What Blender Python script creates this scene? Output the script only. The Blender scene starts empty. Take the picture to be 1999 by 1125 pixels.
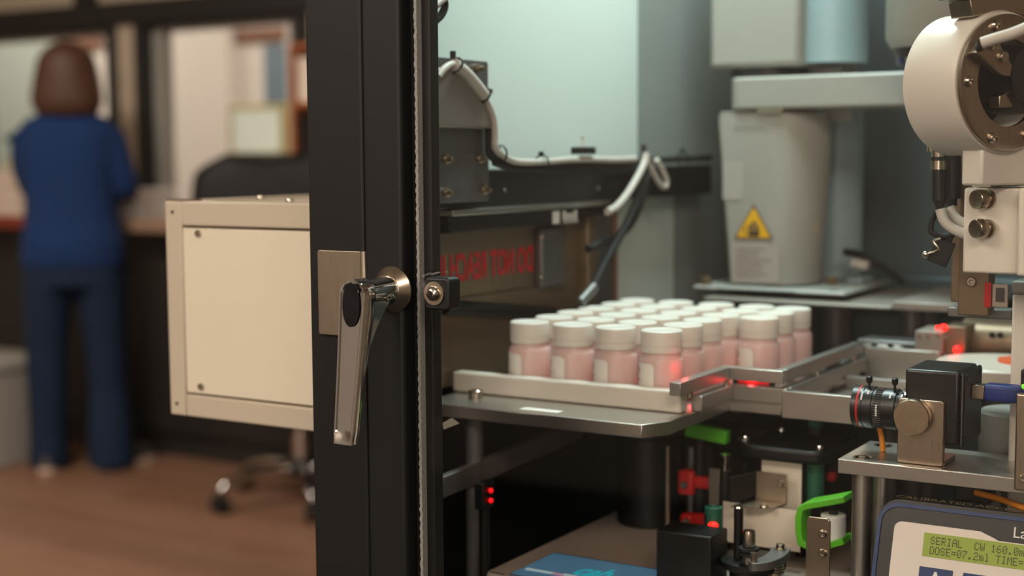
import bpy, bmesh, math, random
from math import sin, cos, pi, radians, atan, sqrt
from mathutils import Vector, Matrix
random.seed(4)
S = bpy.context.scene
COL = S.collection
V = Vector

# ------------------------------------------------------------------ camera
FPX = 1999 * 50.0 / 36.0
YAW, PITCH, ROLL = radians(31.5), atan(257 / FPX), 0.006
EYE = V((0, 0, 1.18))
FW = V((-sin(YAW) * cos(PITCH), cos(YAW) * cos(PITCH), -sin(PITCH)))
_r0 = V((cos(YAW), sin(YAW), 0)); _u0 = _r0.cross(FW)
RT = _r0 * cos(ROLL) - _u0 * sin(ROLL)
UP = _u0 * cos(ROLL) + _r0 * sin(ROLL)
cd = bpy.data.cameras.new('camera'); cam = bpy.data.objects.new('camera', cd); COL.objects.link(cam)
m3 = Matrix((RT, UP, -FW)).transposed()
cam.matrix_world = Matrix.Translation(EYE) @ m3.to_4x4()
cd.lens = 50; cd.sensor_width = 36; cd.clip_start = 0.05; cd.clip_end = 60
cd.dof.use_dof = True; cd.dof.focus_distance = 1.10; cd.dof.aperture_fstop = 3.6; cd.dof.aperture_blades = 0
S.camera = cam

# ------------------------------------------------------------------ exposure, world, lights
S.view_settings.view_transform = 'Standard'; S.view_settings.look = 'None'
S.view_settings.exposure = 0.0; S.view_settings.gamma = 1.0; S.view_settings.use_curve_mapping = False
S.cycles.use_denoising = True
S.cycles.max_bounces = 8; S.cycles.transparent_max_bounces = 12
w = bpy.data.worlds.new('world'); S.world = w; w.use_nodes = True
w.node_tree.nodes['Background'].inputs[0].default_value = (1.0, 0.80, 0.62, 1)
w.node_tree.nodes['Background'].inputs[1].default_value = 0.05

def area(name, loc, target, sx, sy, power, col):
    l = bpy.data.lights.new(name, 'AREA'); l.shape = 'RECTANGLE'; l.size = sx; l.size_y = sy
    l.energy = power; l.color = col
    o = bpy.data.objects.new(name, l); COL.objects.link(o); o.location = loc
    o.rotation_euler = (V(target) - V(loc)).to_track_quat('-Z', 'Y').to_euler()
    return o
WARM = (1.0, 0.89, 0.77); COOL = (0.76, 0.98, 0.97)
area('ceiling_lamp_lab', (-3.3, 1.9, 2.62), (-3.3, 1.9, 0), 1.2, 0.6, 70, WARM)
area('ceiling_lamp_front', (0.9, -0.9, 2.62), (-0.5, 1.1, 0.9), 1.2, 0.6, 46, WARM)
area('front_fill', (0.5, -2.5, 1.5), (-0.4, 1.1, 0.9), 1.3, 1.2, 30, (1.0, 0.88, 0.80))  # added fill light behind the camera, softens the frontal light
area('rear_wall_fill', (-1.6, -1.6, 2.62), (-1.6, -2.0, 0), 1.2, 0.6, 55, WARM)  # added light, brightens the front wall that the metal faces reflect
area('ceiling_lamp_aisle', (-1.9, -0.7, 2.62), (-0.9, 1.0, 0.9), 1.2, 0.6, 42, WARM)
area('enclosure_lamp', (-0.56, 1.38, 1.90), (-0.60, 1.36, 0.9), 0.34, 0.12, 11, COOL)
area('far_room_lamp', (-4.4, 5.2, 2.6), (-4.6, 5.9, 1.2), 1.6, 0.8, 52, (1.0, 0.92, 0.86))
area('far_room_fill_left', (-7.2, 5.2, 2.6), (-7.2, 5.9, 1.2), 1.6, 0.8, 50, (1.0, 0.92, 0.82))  # added second light to brighten the board behind the left window

# ------------------------------------------------------------------ placing: a point of the place seen at a pixel, on a known plane
def at(x, y, X=None, Y=None, Z=None, D=None):
    d = FW + RT * ((x - 999.5) / FPX) - UP * ((y - 562.5) / FPX)
    t = D if D is not None else ((X - EYE.x) / d.x if X is not None else (Y - EYE.y) / d.y if Y is not None else (Z - EYE.z) / d.z)
    return EYE + d * t

# ------------------------------------------------------------------ materials
def lin(c):
    return tuple(((v / 255) / 12.92 if v / 255 <= 0.04045 else ((v / 255 + 0.055) / 1.055) ** 2.4) for v in c) + (1,)
def pm(name, rgb, rough=0.5, metal=0.0, var=0.05, scale=40, bump=0.0, stretch=None, coat=0.0, sss=0.0, emis=0.0, rvar=0.0, spec=0.5):
    m = bpy.data.materials.new(name); m.use_nodes = True
    nt = m.node_tree; b = nt.nodes['Principled BSDF']; N = nt.nodes.new
    tc = N('ShaderNodeTexCoord'); mp = N('ShaderNodeMapping'); nz = N('ShaderNodeTexNoise')
    if stretch: mp.inputs['Scale'].default_value = stretch
    nz.inputs['Scale'].default_value = scale; nz.inputs['Detail'].default_value = 5
    nt.links.new(tc.outputs['Object'], mp.inputs['Vector']); nt.links.new(mp.outputs['Vector'], nz.inputs['Vector'])
    mx = N('ShaderNodeMix'); mx.data_type = 'RGBA'
    c = lin(rgb); lo = tuple(max(0, v * (1 - var * 1.6)) for v in c[:3]) + (1,); hi = tuple(min(1, v * (1 + var * 1.6)) for v in c[:3]) + (1,)
    mx.inputs['A'].default_value = lo; mx.inputs['B'].default_value = hi
    nt.links.new(nz.outputs['Fac'], mx.inputs['Factor']); nt.links.new(mx.outputs['Result'], b.inputs['Base Color'])
    b.inputs['Roughness'].default_value = rough; b.inputs['Metallic'].default_value = metal
    b.inputs['Coat Weight'].default_value = coat; b.inputs['Specular IOR Level'].default_value = spec
    if rvar:
        mr = N('ShaderNodeMapRange'); mr.inputs['To Min'].default_value = max(0.02, rough - rvar); mr.inputs['To Max'].default_value = rough + rvar
        nt.links.new(nz.outputs['Fac'], mr.inputs['Value']); nt.links.new(mr.outputs['Result'], b.inputs['Roughness'])
    if bump:
        bp = N('ShaderNodeBump'); bp.inputs['Strength'].default_value = bump; bp.inputs['Distance'].default_value = 0.002
        nt.links.new(nz.outputs['Fac'], bp.inputs['Height']); nt.links.new(bp.outputs['Normal'], b.inputs['Normal'])
    if sss:
        b.inputs['Subsurface Weight'].default_value = sss; b.inputs['Subsurface Radius'].default_value = (1, 0.5, 0.4); b.inputs['Subsurface Scale'].default_value = 0.01
    if emis:
        b.inputs['Emission Color'].default_value = c; b.inputs['Emission Strength'].default_value = emis
    return m
def glass(name, tint=(1, 1, 1), ior=1.45, haze=0.0):
    m = bpy.data.materials.new(name); m.use_nodes = True; nt = m.node_tree; nt.nodes.clear(); N = nt.nodes.new
    o = N('ShaderNodeOutputMaterial'); mx = N('ShaderNodeMixShader'); t = N('ShaderNodeBsdfTransparent'); g = N('ShaderNodeBsdfGlossy'); lw = N('ShaderNodeLayerWeight'); pw = N('ShaderNodeMath'); f = N('ShaderNodeMath')
    t.inputs['Color'].default_value = tint + (1,); g.inputs['Roughness'].default_value = 0.03; lw.inputs['Blend'].default_value = 0.5; pw.operation = 'POWER'; pw.inputs[1].default_value = 5; f.operation = 'MULTIPLY_ADD'; f.inputs[1].default_value = 0.98; f.inputs[2].default_value = 0.014
    nt.links.new(lw.outputs['Facing'], pw.inputs[0]); nt.links.new(pw.outputs[0], f.inputs[0])
    nt.links.new(f.outputs[0], mx.inputs[0]); nt.links.new(t.outputs[0], mx.inputs[1]); nt.links.new(g.outputs[0], mx.inputs[2])
    nt.links.new(mx.outputs[0], o.inputs[0])
    return m
M = dict(
    black=pm('black_powder_coat', (25, 24, 22), 0.50, var=0.10, scale=900, bump=0.05, spec=0.28),
    blackp=pm('black_plastic', (18, 18, 17), 0.42, var=0.08, spec=0.4),
    blackg=pm('black_anodised', (21, 20, 19), 0.36, 0.0, var=0.08, scale=200),
    rubber=pm('black_rubber', (16, 16, 16), 0.7),
    hole=pm('dark_hole', (10, 9, 8), 0.8),
    alu=pm('brushed_aluminium', (188, 183, 175), 0.36, 1.0, var=0.05, scale=60, stretch=(1, 20, 20), rvar=0.07, bump=0.02),
    aluy=pm('brushed_aluminium_cross', (168, 164, 158), 0.40, 1.0, var=0.05, scale=60, stretch=(20, 1, 20), rvar=0.07, bump=0.02),
    aludark=pm('dull_aluminium', (128, 126, 124), 0.48, 0.9, var=0.08, scale=80, rvar=0.06),
    steel=pm('brushed_steel', (176, 160, 142), 0.30, 1.0, var=0.06, scale=60, stretch=(20, 20, 1), rvar=0.08, bump=0.02),
    plate=pm('satin_steel_plate', (172, 158, 140), 0.38, 1.0, var=0.05, scale=50, stretch=(20, 20, 1), rvar=0.06),
    chrome=pm('chrome', (205, 203, 200), 0.07, 1.0, var=0.02, scale=30, rvar=0.03),
    screw=pm('screw_steel', (190, 180, 165), 0.22, 1.0, var=0.05),
    nickel=pm('nickel', (178, 164, 146), 0.28, 1.0, var=0.06, scale=90),
    cream=pm('cream_panel_paint', (208, 196, 174), 0.5, var=0.02, scale=300, bump=0.03),
    creamf=pm('beige_frame_paint', (182, 168, 148), 0.5, var=0.03, scale=300, bump=0.03),
    brownline=pm('brown_gasket', (92, 58, 34), 0.7),
    white=pm('white_enamel', (204, 196, 184), 0.38, var=0.02),
    delrin=pm('white_acetal', (212, 203, 190), 0.38, var=0.02, sss=0.15),
    cap=pm('white_cap_plastic', (228, 221, 210), 0.42, var=0.01, sss=0.15),
    label=pm('paper_label', (240, 235, 225), 0.6, var=0.02),
    ink=pm('dark_print', (70, 62, 60), 0.7),
    panelw=pm('white_side_panel', (214, 226, 218), 0.42, var=0.02, scale=6),
    panelg=pm('grey_side_panel', (138, 144, 140), 0.38, var=0.06, scale=6),
    bronze=pm('brown_brushed_metal', (128, 110, 90), 0.40, 0.65, var=0.10, scale=14, stretch=(1, 0.5, 9), rvar=0.05),
    redprint=pm('red_print', (196, 12, 22), 0.5, var=0.05),
    robot=pm('robot_grey_paint', (152, 150, 142), 0.45, var=0.02, scale=60),
    robotbase=pm('robot_base_paint', (150, 142, 132), 0.45, 0.2, var=0.04, scale=60),
    robotb=pm('robot_pale_blue', (138, 160, 164), 0.40, var=0.03),
    back=pm('dark_grey_back_panel', (74, 84, 85), 0.42, 0.0, var=0.10, scale=4, spec=0.3),
    yellow=pm('warning_yellow', (226, 172, 22), 0.5, var=0.03),
    green=pm('green_plastic', (88, 178, 34), 0.45, var=0.05),
    dgreen=pm('dark_green_plastic', (30, 92, 70), 0.5, var=0.05),
    red=pm('red_plastic', (186, 24, 20), 0.5, var=0.05),
    pbeige=pm('printer_beige', (164, 146, 132), 0.5, var=0.03, scale=400, bump=0.03),
    paper=pm('label_paper', (226, 212, 194), 0.6, var=0.02),
    blue=pm('blue_plastic', (28, 48, 112), 0.45, var=0.05),
    bline=pm('blue_rim', (12, 44, 92), 0.45, var=0.03),
    pumpk=pm('pump_black', (28, 26, 24), 0.45, var=0.05),
    pumpw=pm('pump_keypad', (214, 203, 192), 0.5, var=0.02),
    gold=pm('faded_print', (120, 104, 76), 0.6),
    tin=pm('white_print', (222, 220, 214), 0.6),
    lcd=pm('lcd_backlight', (140, 158, 58), 0.5, var=0.05, scale=8, emis=0.05),
    lcdink=pm('lcd_ink', (48, 62, 30), 0.6),
    led=pm('red_led', (255, 20, 16), 0.4, emis=6.0),
    ledd=pm('dim_red_led', (230, 16, 22), 0.4, emis=1.2),
    ledg=pm('green_led', (120, 210, 60), 0.4, emis=0.6),
    scrn=pm('blue_screen', (84, 128, 158), 0.3, var=0.08, scale=5, emis=0.34),
    scyan=pm('cyan_screen', (40, 190, 205), 0.3, emis=0.4),
    spink=pm('pink_screen', (216, 150, 178), 0.3, emis=0.3),
    spale=pm('pale_screen', (190, 214, 216), 0.3, emis=0.35),
    cwhite=pm('white_cable', (186, 178, 168), 0.5, var=0.04),
    orange=pm('orange_wire', (210, 130, 30), 0.5),
    orange_refl=pm('orange_reflection_tint', (226, 96, 50), 0.35),
    wood=pm('dark_counter_front', (34, 31, 28), 0.55, var=0.08),
    counter=pm('counter_laminate', (150, 120, 100), 0.45, var=0.05),
    counterr=pm('red_brown_laminate', (132, 54, 34), 0.45, var=0.05),
    wallb=pm('beige_wall_paint', (186, 170, 150), 0.8, var=0.03, scale=8),
    wallp=pm('far_room_paint', (216, 204, 194), 0.8, var=0.02, scale=5),
    dframe=pm('dark_window_frame', (30, 30, 28), 0.5, var=0.08),
    gframe=pm('grey_window_frame', (150, 146, 138), 0.5, var=0.05),
    board=pm('grey_green_board', (166, 172, 164), 0.6, var=0.03, scale=6),
    signb=pm('brown_sign', (120, 78, 56), 0.6, var=0.15, scale=25),
    bluep=pm('blue_grey_poster', (104, 120, 130), 0.6, var=0.06, scale=10),
    obrown=pm('orange_brown_wood', (164, 96, 56), 0.5, var=0.12, scale=9, stretch=(6, 6, 1)),
    mframe=pm('yellow_monitor_frame', (206, 186, 110), 0.5, var=0.03),
    mscreen=pm('monitor_screen', (214, 214, 200), 0.4, var=0.02, emis=0.50),
    scrub=pm('royal_blue_scrubs', (0, 38, 84), 0.9, var=0.10, scale=14, bump=0.3),
    scrubp=pm('navy_scrub_trousers', (0, 26, 54), 0.9, var=0.10, scale=14, bump=0.3),
    hair=pm('brown_hair', (72, 42, 28), 0.6, var=0.28, scale=22, stretch=(6, 6, 0.6), bump=0.4),
    skin=pm('skin', (206, 154, 126), 0.5, var=0.04, sss=0.1),
    shoe=pm('shoe_fabric', (58, 52, 52), 0.6), sole=pm('pale_shoe_sole', (206, 180, 164), 0.6),
    mesh=pm('chair_mesh', (20, 19, 18), 0.75, var=0.2, scale=200),
    bin=pm('grey_bin_plastic', (150, 144, 136), 0.5, var=0.05),
    peach=pm('peach_plastic', (222, 172, 146), 0.4, sss=0.2),
    pinkw=pm('pinkish_white_plastic', (224, 204, 186), 0.5, var=0.03),
    glass=glass('clear_door_pane', (0.955, 0.95, 0.94), 1.38),
    wglass=glass('window_pane', (0.93, 0.94, 0.92), 1.4),
)
# translucent frosted bottle: subsurface pink
def bottle_mat():
    m = pm('frosted_pink_bottle', (226, 190, 184), 0.36, var=0.02, sss=0.6)
    b = m.node_tree.nodes['Principled BSDF']
    b.inputs['Subsurface Radius'].default_value = (1.0, 0.45, 0.42); b.inputs['Subsurface Scale'].default_value = 0.02
    return m
M['bottle'] = bottle_mat()
# floor planks: per-plank tone by object random
def plank_mat():
    m = pm('brown_wood_plank', (130, 95, 74), 0.42, var=0.14, scale=5, stretch=(1.2, 14, 14), bump=0.05)
    nt = m.node_tree; oi = nt.nodes.new('ShaderNodeObjectInfo'); mr = nt.nodes.new('ShaderNodeMapRange'); mul = nt.nodes.new('ShaderNodeMix'); mul.data_type = 'RGBA'; mul.blend_type = 'MULTIPLY'
    mr.inputs['To Min'].default_value = 0.78; mr.inputs['To Max'].default_value = 1.15
    b = nt.nodes['Principled BSDF']; src = b.inputs['Base Color'].links[0].from_socket
    nt.links.new(oi.outputs['Random'], mr.inputs['Value']); mul.inputs['Factor'].default_value = 1
    nt.links.new(src, mul.inputs['A']); nt.links.new(mr.outputs['Result'], mul.inputs['B']); nt.links.new(mul.outputs['Result'], b.inputs['Base Color'])
    return m
M['plank'] = plank_mat()

# ------------------------------------------------------------------ mesh building
class MB:
    def __init__(s, frame=None):
        s.v = []; s.f = []; s.m = frame or Matrix.Identity(4)
    def add(s, vs, fs):
        b = len(s.v); s.v += [s.m @ V(p) for p in vs]; s.f += [tuple(i + b for i in f) for f in fs]; return s
    def box(s, x0, x1, y0, y1, z0, z1):
        x0, x1 = sorted((x0, x1)); y0, y1 = sorted((y0, y1)); z0, z1 = sorted((z0, z1))
        return s.add([(x0, y0, z0), (x1, y0, z0), (x1, y1, z0), (x0, y1, z0), (x0, y0, z1), (x1, y0, z1), (x1, y1, z1), (x0, y1, z1)],
                     [(3, 2, 1, 0), (4, 5, 6, 7), (0, 1, 5, 4), (1, 2, 6, 5), (2, 3, 7, 6), (3, 0, 4, 7)])
    def rings(s, R, cap=True, closed=True):
        n = len(R[0]); vs = [p for r in R for p in r]; fs = []
        for k in range(len(R) - 1):
            for i in range(n if closed else n - 1):
                j = (i + 1) % n
                fs.append((k * n + i, k * n + j, (k + 1) * n + j, (k + 1) * n + i))
        if cap:
            fs.append(tuple(range(n))[::-1]); fs.append(tuple((len(R) - 1) * n + i for i in range(n)))
        return s.add(vs, fs)
    def lathe(s, prof, o=(0, 0, 0), ax=(0, 0, 1), n=24, cap=True):
        o = V(o); a = V(ax).normalized(); u = a.orthogonal().normalized(); w_ = a.cross(u)
        return s.rings([[o + a * h + (u * cos(2 * pi * i / n) + w_ * sin(2 * pi * i / n)) * max(r, 1e-5) for i in range(n)] for r, h in prof], cap)
    def cyl(s, p0, p1, r, r1=None, n=20):
        p0, p1 = V(p0), V(p1); d = p1 - p0
        return s.lathe([(r, 0), (r if r1 is None else r1, d.length)], p0, d, n)
    def prism(s, poly, h0, h1):
        n = len(poly)
        return s.rings([[(x, y, h0) for x, y in poly], [(x, y, h1) for x, y in poly]])
    def tube(s, pts, r, n=10, sub=6):
        P = smooth([V(p) for p in pts], sub); R = []; u = None
        rr = r if isinstance(r, (list, tuple)) else None
        for i, p in enumerate(P):
            t = (P[min(i + 1, len(P) - 1)] - P[max(i - 1, 0)]).normalized()
            u = t.orthogonal().normalized() if u is None else (u - t * u.dot(t)).normalized()
            w_ = t.cross(u); q = r
            if rr:
                f = i / (len(P) - 1) * (len(rr) - 1); k = min(int(f), len(rr) - 2); q = rr[k] + (rr[k + 1] - rr[k]) * (f - k)
            R.append([p + (u * cos(2 * pi * j / n) + w_ * sin(2 * pi * j / n)) * q for j in range(n)])
        return s.rings(R)
    def ball(s, c, r, n=16, sc=(1, 1, 1)):
        c = V(c); k = n // 2; R = []
        for i in range(k + 1):
            a = -pi / 2 + pi * i / k
            rad = max(cos(a), 1e-3) * r
            R.append([c + V((rad * cos(2 * pi * j / n) * sc[0], rad * sin(2 * pi * j / n) * sc[1], r * sin(a) * sc[2])) for j in range(n)])
        return s.rings(R)
    def ellrings(s, secs, n=24, power=2.0):
        """secs: (cx, cy, z, rx, ry) horizontal sections"""
        R = []
        for cx, cy, z, rx, ry in secs:
            ring = []
            for i in range(n):
                a = 2 * pi * i / n; c_, s_ = cos(a), sin(a); e = 2 / power
                ring.append((cx + rx * math.copysign(abs(c_) ** e, c_), cy + ry * math.copysign(abs(s_) ** e, s_), z))
            R.append(ring)
        return s.rings(R)
def smooth(P, sub):
    if len(P) < 3 or sub <= 1: return P
    out = []
    for i in range(len(P) - 1):
        p0, p1, p2, p3 = P[max(i - 1, 0)], P[i], P[i + 1], P[min(i + 2, len(P) - 1)]
        for k in range(sub):
            t = k / sub
            out.append(0.5 * ((2 * p1) + (p2 - p0) * t + (2 * p0 - 5 * p1 + 4 * p2 - p3) * t * t + (3 * p1 - p0 - 3 * p2 + p3) * t ** 3))
    return out + [P[-1]]
def rrect(x0, x1, y0, y1, r, k=5):
    out = []
    for cx, cy, a in ((x1 - r, y0 + r, -90), (x1 - r, y1 - r, 0), (x0 + r, y1 - r, 90), (x0 + r, y0 + r, 180)):
        out += [(cx + r * cos(radians(a + 90 * i / k)), cy + r * sin(radians(a + 90 * i / k))) for i in range(k + 1)]
    return out
def frame(o, x, y):
    """local frame: origin o, local x and y axes (z = x cross y)"""
    x = V(x).normalized(); y = V(y); y = (y - x * x.dot(y)).normalized(); z = x.cross(y)
    m = Matrix((x, y, z)).transposed().to_4x4(); m.translation = V(o); return m
FRONT = lambda o: frame(o, (1, 0, 0), (0, 0, 1))        # local z points to -Y (towards the aisle)
SIDE = lambda o: frame(o, (0, 1, 0), (0, 0, 1))          # local x along +Y, local z to +X

def root_of(p):
    while p.parent: p = p.parent
    return p
def obj(name, mb, mat, parent=None, bevel=0, seg=2, loc=None, flat=False, remesh=0, sm=0):
    off = V(root_of(parent).location) if parent else V(loc or (0, 0, 0))
    me = bpy.data.meshes.new(name)
    me.from_pydata([tuple(p - off) for p in mb.v], [], mb.f)
    me.validate(); bm = bmesh.new(); bm.from_mesh(me); bmesh.ops.recalc_face_normals(bm, faces=bm.faces); bm.to_mesh(me); bm.free()
    if not flat:
        me.shade_smooth(); me.set_sharp_from_angle(angle=radians(38))
    me.materials.append(M[mat] if isinstance(mat, str) else mat)
    o = bpy.data.objects.new(name, me); COL.objects.link(o)
    if parent: o.parent = parent
    else: o.location = off
    if remesh:
        r = o.modifiers.new('r', 'REMESH'); r.mode = 'VOXEL'; r.voxel_size = remesh; r.use_smooth_shade = True
        if sm: s_ = o.modifiers.new('s', 'SMOOTH'); s_.iterations = sm; s_.factor = 0.5
    if bevel:
        b = o.modifiers.new('b', 'BEVEL'); b.width = bevel; b.segments = seg; b.limit_method = 'ANGLE'; b.angle_limit = radians(40)
    return o
def thing(name, label, cat, loc, group=None):
    o = bpy.data.objects.new(name, None); o.empty_display_size = 0.02; COL.objects.link(o); o.location = loc
    return tag(o, label, cat, group)
def tag(o, label=None, cat=None, group=None, kind=None):
    if label: o['label'] = label
    if cat: o['category'] = cat
    if group: o['group'] = group
    if kind: o['kind'] = kind
    return o
def lab(o, label): o['label'] = label; return o
def solo(name, mb, mat, label, cat, loc, bevel=0, group=None, **k):
    return tag(obj(name, mb, mat, None, bevel, loc=loc, **k), label, cat, group)
def struct(name, mb, mat, bevel=0, parent=None, loc=None):
    o = obj(name, mb, mat, parent, bevel, loc=loc)
    if parent is None: o['kind'] = 'structure'
    return o
def text_mb(txt, fr, height, xs=1.0, off=0.0, align='LEFT', ext=0.0003, length=None):
    cu = bpy.data.curves.new('t', 'FONT'); cu.body = txt; cu.size = 1.0; cu.offset = off; cu.extrude = 0.0; cu.align_x = align; cu.resolution_u = 3
    o = bpy.data.objects.new('t', cu); COL.objects.link(o)
    dg = bpy.context.evaluated_depsgraph_get(); me = bpy.data.meshes.new_from_object(o.evaluated_get(dg))
    k = height / 0.69; mb = MB(fr)
    if length:
        xsv = [v.co.x for v in me.vertices]; xs = length / (k * (max(xsv) - min(xsv)))
    mb.add([(v.co.x * k * xs, v.co.y * k, ext) for v in me.vertices], [tuple(p.vertices) for p in me.polygons])
    bpy.data.objects.remove(o); bpy.data.curves.remove(cu); bpy.data.meshes.remove(me)
    return mb
def screw_mb(mb, p, n, r, h=None):
    """domed socket screw: head with a dished recess"""
    h = h or r * 0.6
    return mb.lathe([(r, 0), (r, h * .55), (r * .8, h), (r * .45, h), (r * .35, h * .45), (0, h * .4)], p, n, 16)
NY = (0, -1, 0)

# ================================================================== STRUCTURE: the laboratory room
struct('floor', MB().box(-5.6, 2.6, -2.6, 4.3, -0.06, -0.012), 'hole')
FLOOR = bpy.data.objects['floor']
pl0 = None
for r in range(17):
    x = -5.55 - (r * 0.47) % 1.1
    while x < -0.9:
        if x + 1.2 > -5.6:
            if pl0 is None:
                pl0 = obj('plank', MB().box(0, 1.197, 0, 0.1775, -0.012, 0), 'plank', FLOOR, 0.0012, 1); p = pl0
            else:
                p = pl0.copy(); COL.objects.link(p)
            p.parent = FLOOR; p.location = (x, 1.10 + r * 0.18, 0)
        x += 1.2
struct('ceiling', MB().box(-5.6, 2.6, -2.6, 4.3, 2.7, 2.75), 'wallb')
struct('wall_left', MB().box(-5.65, -5.6, -2.6, 4.3, 0, 2.7), 'wallb')
struct('wall_front', MB().box(-5.6, 2.6, -2.65, -2.6, 0, 2.7), 'wallp')
struct('wall_right', MB().box(2.6, 2.65, -2.6, 4.3, 0, 2.7), 'wallb')
# back wall, open above the counter where the two interior windows are
YW = 4.20
xl = lambda px, y=230: at(px, y, Y=YW).x
zt = lambda px, y: at(px, y, Y=YW).z
wb = MB()
z_top = zt(420, 28); z_sill = 0.95
wb.box(-5.6, 2.6, YW, YW + 0.10, z_top, 2.7)
wb.box(-5.6, 2.6, YW, YW + 0.10, 0, z_sill)
wb.box(xl(238), xl(274), YW - 0.015, YW + 0.10, z_sill, z_top)
wb.box(xl(606), 2.6, YW, YW + 0.10, z_sill, z_top)
struct('wall_back', wb, 'wallb', 0.003)
# dark header trim under the soffit
struct('trim_1', MB().box(-5.6, xl(700), YW - 0.05, YW - 0.001, z_top - 0.015, z_top + 0.075), 'dframe', 0.003)
struct('trim_2', MB().box(xl(166), xl(200), YW - 0.045, YW - 0.002, z_top + 0.076, 2.3), 'dframe', 0.003)
def window(name, x0, x1, dark, grey):
    root = struct(name, MB().box(x0, x1, YW + 0.086, YW + 0.090, z_sill + 0.002, z_top - 0.016), 'wglass')
    f = MB(); fw = dark
    f.box(x0, x0 + fw, YW - 0.03, YW + 0.1, z_sill + .001, z_top - .016); f.box(x1 - fw, x1, YW - 0.03, YW + 0.1, z_sill + .001, z_top - .016)
    f.box(x0 + fw, x1 - fw, YW - 0.03, YW + 0.1, z_top - 0.032, z_top - 0.016)
    struct('window_frame', f, 'dframe', 0.002, root)
    g = MB(); a, b = x0 + fw, x1 - fw
    g.box(a, a + grey, YW + 0.02, YW + 0.08, z_sill + .001, z_top - 0.033); g.box(b - grey, b, YW + 0.02, YW + 0.08, z_sill + .001, z_top - 0.033)
    g.box(a + grey, b - grey, YW + 0.02, YW + 0.08, z_top - 0.050, z_top - 0.033)
    struct('inner_frame', g, 'gframe', 0.002, root)
window('window_1', xl(-60), xl(237), 0.05, 0.012)
window('window_2', xl(275), xl(605), 0.055, 0.055)
# the far room behind the windows
YF = 6.3
struct('wall_far', MB().box(-9.5, 1.0, YF, YF + 0.05, 0, 2.7), 'wallp')
struct('wall_far_left', MB().box(-9.55, -9.5, 4.3, 6.4, 0, 2.7), 'wallp')
struct('floor_far', MB().box(-9.5, 1.0, 4.3, 6.4, -0.06, 0), 'counter')
struct('ceiling_far', MB().box(-9.5, 1.0, 4.3, 6.4, 2.7, 2.75), 'wallb')
# wall corner column in the far room (pale vertical step)
a0 = at(330, 200, Y=6.22); a1 = at(446, 200, Y=6.22)
struct('wall_pier', MB().box(a0.x, a1.x, 6.22, 6.299, 0, 2.7), 'wallp')

# ================================================================== counter and furniture of the room
YC = 3.90
xc = lambda px: at(px, 440, Y=YC).x
t = thing('counter', 'long dark counter with pale laminate top below the interior windows', 'counter', (xc(180), YC + .15, 0))
obj('worktop', MB().box(xc(52), 1.5, YC, YW - 0.001, 0.90, 0.949), 'counter', t, 0.004)
lab(obj('worktop', MB().box(-5.55, xc(52) - .002, YC - .01, YW - 0.001, 0.90, 0.949), 'counterr', t, 0.004), 'red-brown end of the worktop')
x = -5.55
k = 0
while x < 1.4:
    d = obj('cabinet_door', MB().box(x, x + 0.446, YC + 0.13, YC + 0.155, 0.10, 0.895), 'wood', t, 0.003)
    obj('handle', MB().tube([(x + .40, YC + .13, .72), (x + .40, YC + .105, .72), (x + .40, YC + .105, .84), (x + .40, YC + .13, .84)], 0.004, 8, 1), 'blackp', d)
    x += 0.45; k += 1
obj('carcass', MB().box(-5.55, 1.4, YC + 0.156, YW - 0.002, 0.001, 0.899), 'wood', t)

# things on the counter
def tray_stack(px, y0, y1, n, label):
    c = at(px, 430, Y=YC + 0.10); h = (at(px, y0, Y=YC + .10).z - 0.95) / n
    for i in range(n):
        T = thing('storage_tray', label[i], 'tray', (c.x, c.y, 0.95 + i * h), 'pale trays stacked at the left end of the counter')
        wv = 0.17 - 0.012 * i
        z0 = 0.9495 + i * h
        b = MB(); b.box(c.x - wv, c.x + wv, c.y - 0.085, c.y + 0.085, z0, z0 + 0.006)
        for sx in (-1, 1): b.box(c.x + sx * wv, c.x + sx * (wv - .006), c.y - .085, c.y + .085, z0 + .006, z0 + h - .001)
        for sy in (-1, 1): b.box(c.x - wv + .006, c.x + wv - .006, c.y + sy * .085, c.y + sy * .079, z0 + .006, z0 + h - .001)
        obj('tray_body', b, 'pinkw', T, 0.003)
        obj('tray_rim', MB().box(c.x - wv - .006, c.x + wv + .006, c.y - .0915, c.y - .0855, z0 + h - .016, z0 + h - .003), 'white', T, 0.002)
tray_stack(18, 330, 430, 3, ['pinkish white tray at the bottom of the counter stack', 'pinkish white tray in the middle of the counter stack', 'pinkish white tray on top of the counter stack'])
c = at(33, 420, Y=YC + .245); hz = at(33, 262, Y=YC + .27).z
T = thing('pump_bottle', 'tall yellow spray bottle standing behind the tray stack', 'bottle', (c.x, c.y, .95))
c = V((c.x, c.y, .9505))
obj('bottle_body', MB().lathe([(.035, 0), (.037, .02), (.037, .20), (.015, .26), (.014, .29)], c, (0, 0, 1), 20), 'mframe', T)
obj('spray_head', MB().box(c.x - .045, c.x + .02, c.y - .012, c.y + .012, c.z + .30, c.z + .335).cyl(c + V((0, 0, .29)), c + V((0, 0, .30)), .016), 'dgreen', T, .003)
c = at(284, 425, Y=YC + .17); zz = at(275, 368, Y=YC + .17).z
b = MB()
for i in range(7):
    z0 = 0.9495 + i * (zz - .95) / 7; dx = random.uniform(-.008, .008)
    b.box(c.x - .07 + dx, c.x + .07 + dx, c.y - .10, c.y + .10, z0, z0 + (zz - .95) / 7 - .0008)
solo('paper_stack', b, 'tin', 'stack of white paper on the counter right of the woman', 'paper', (c.x, c.y, .95), 0.001)
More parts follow.
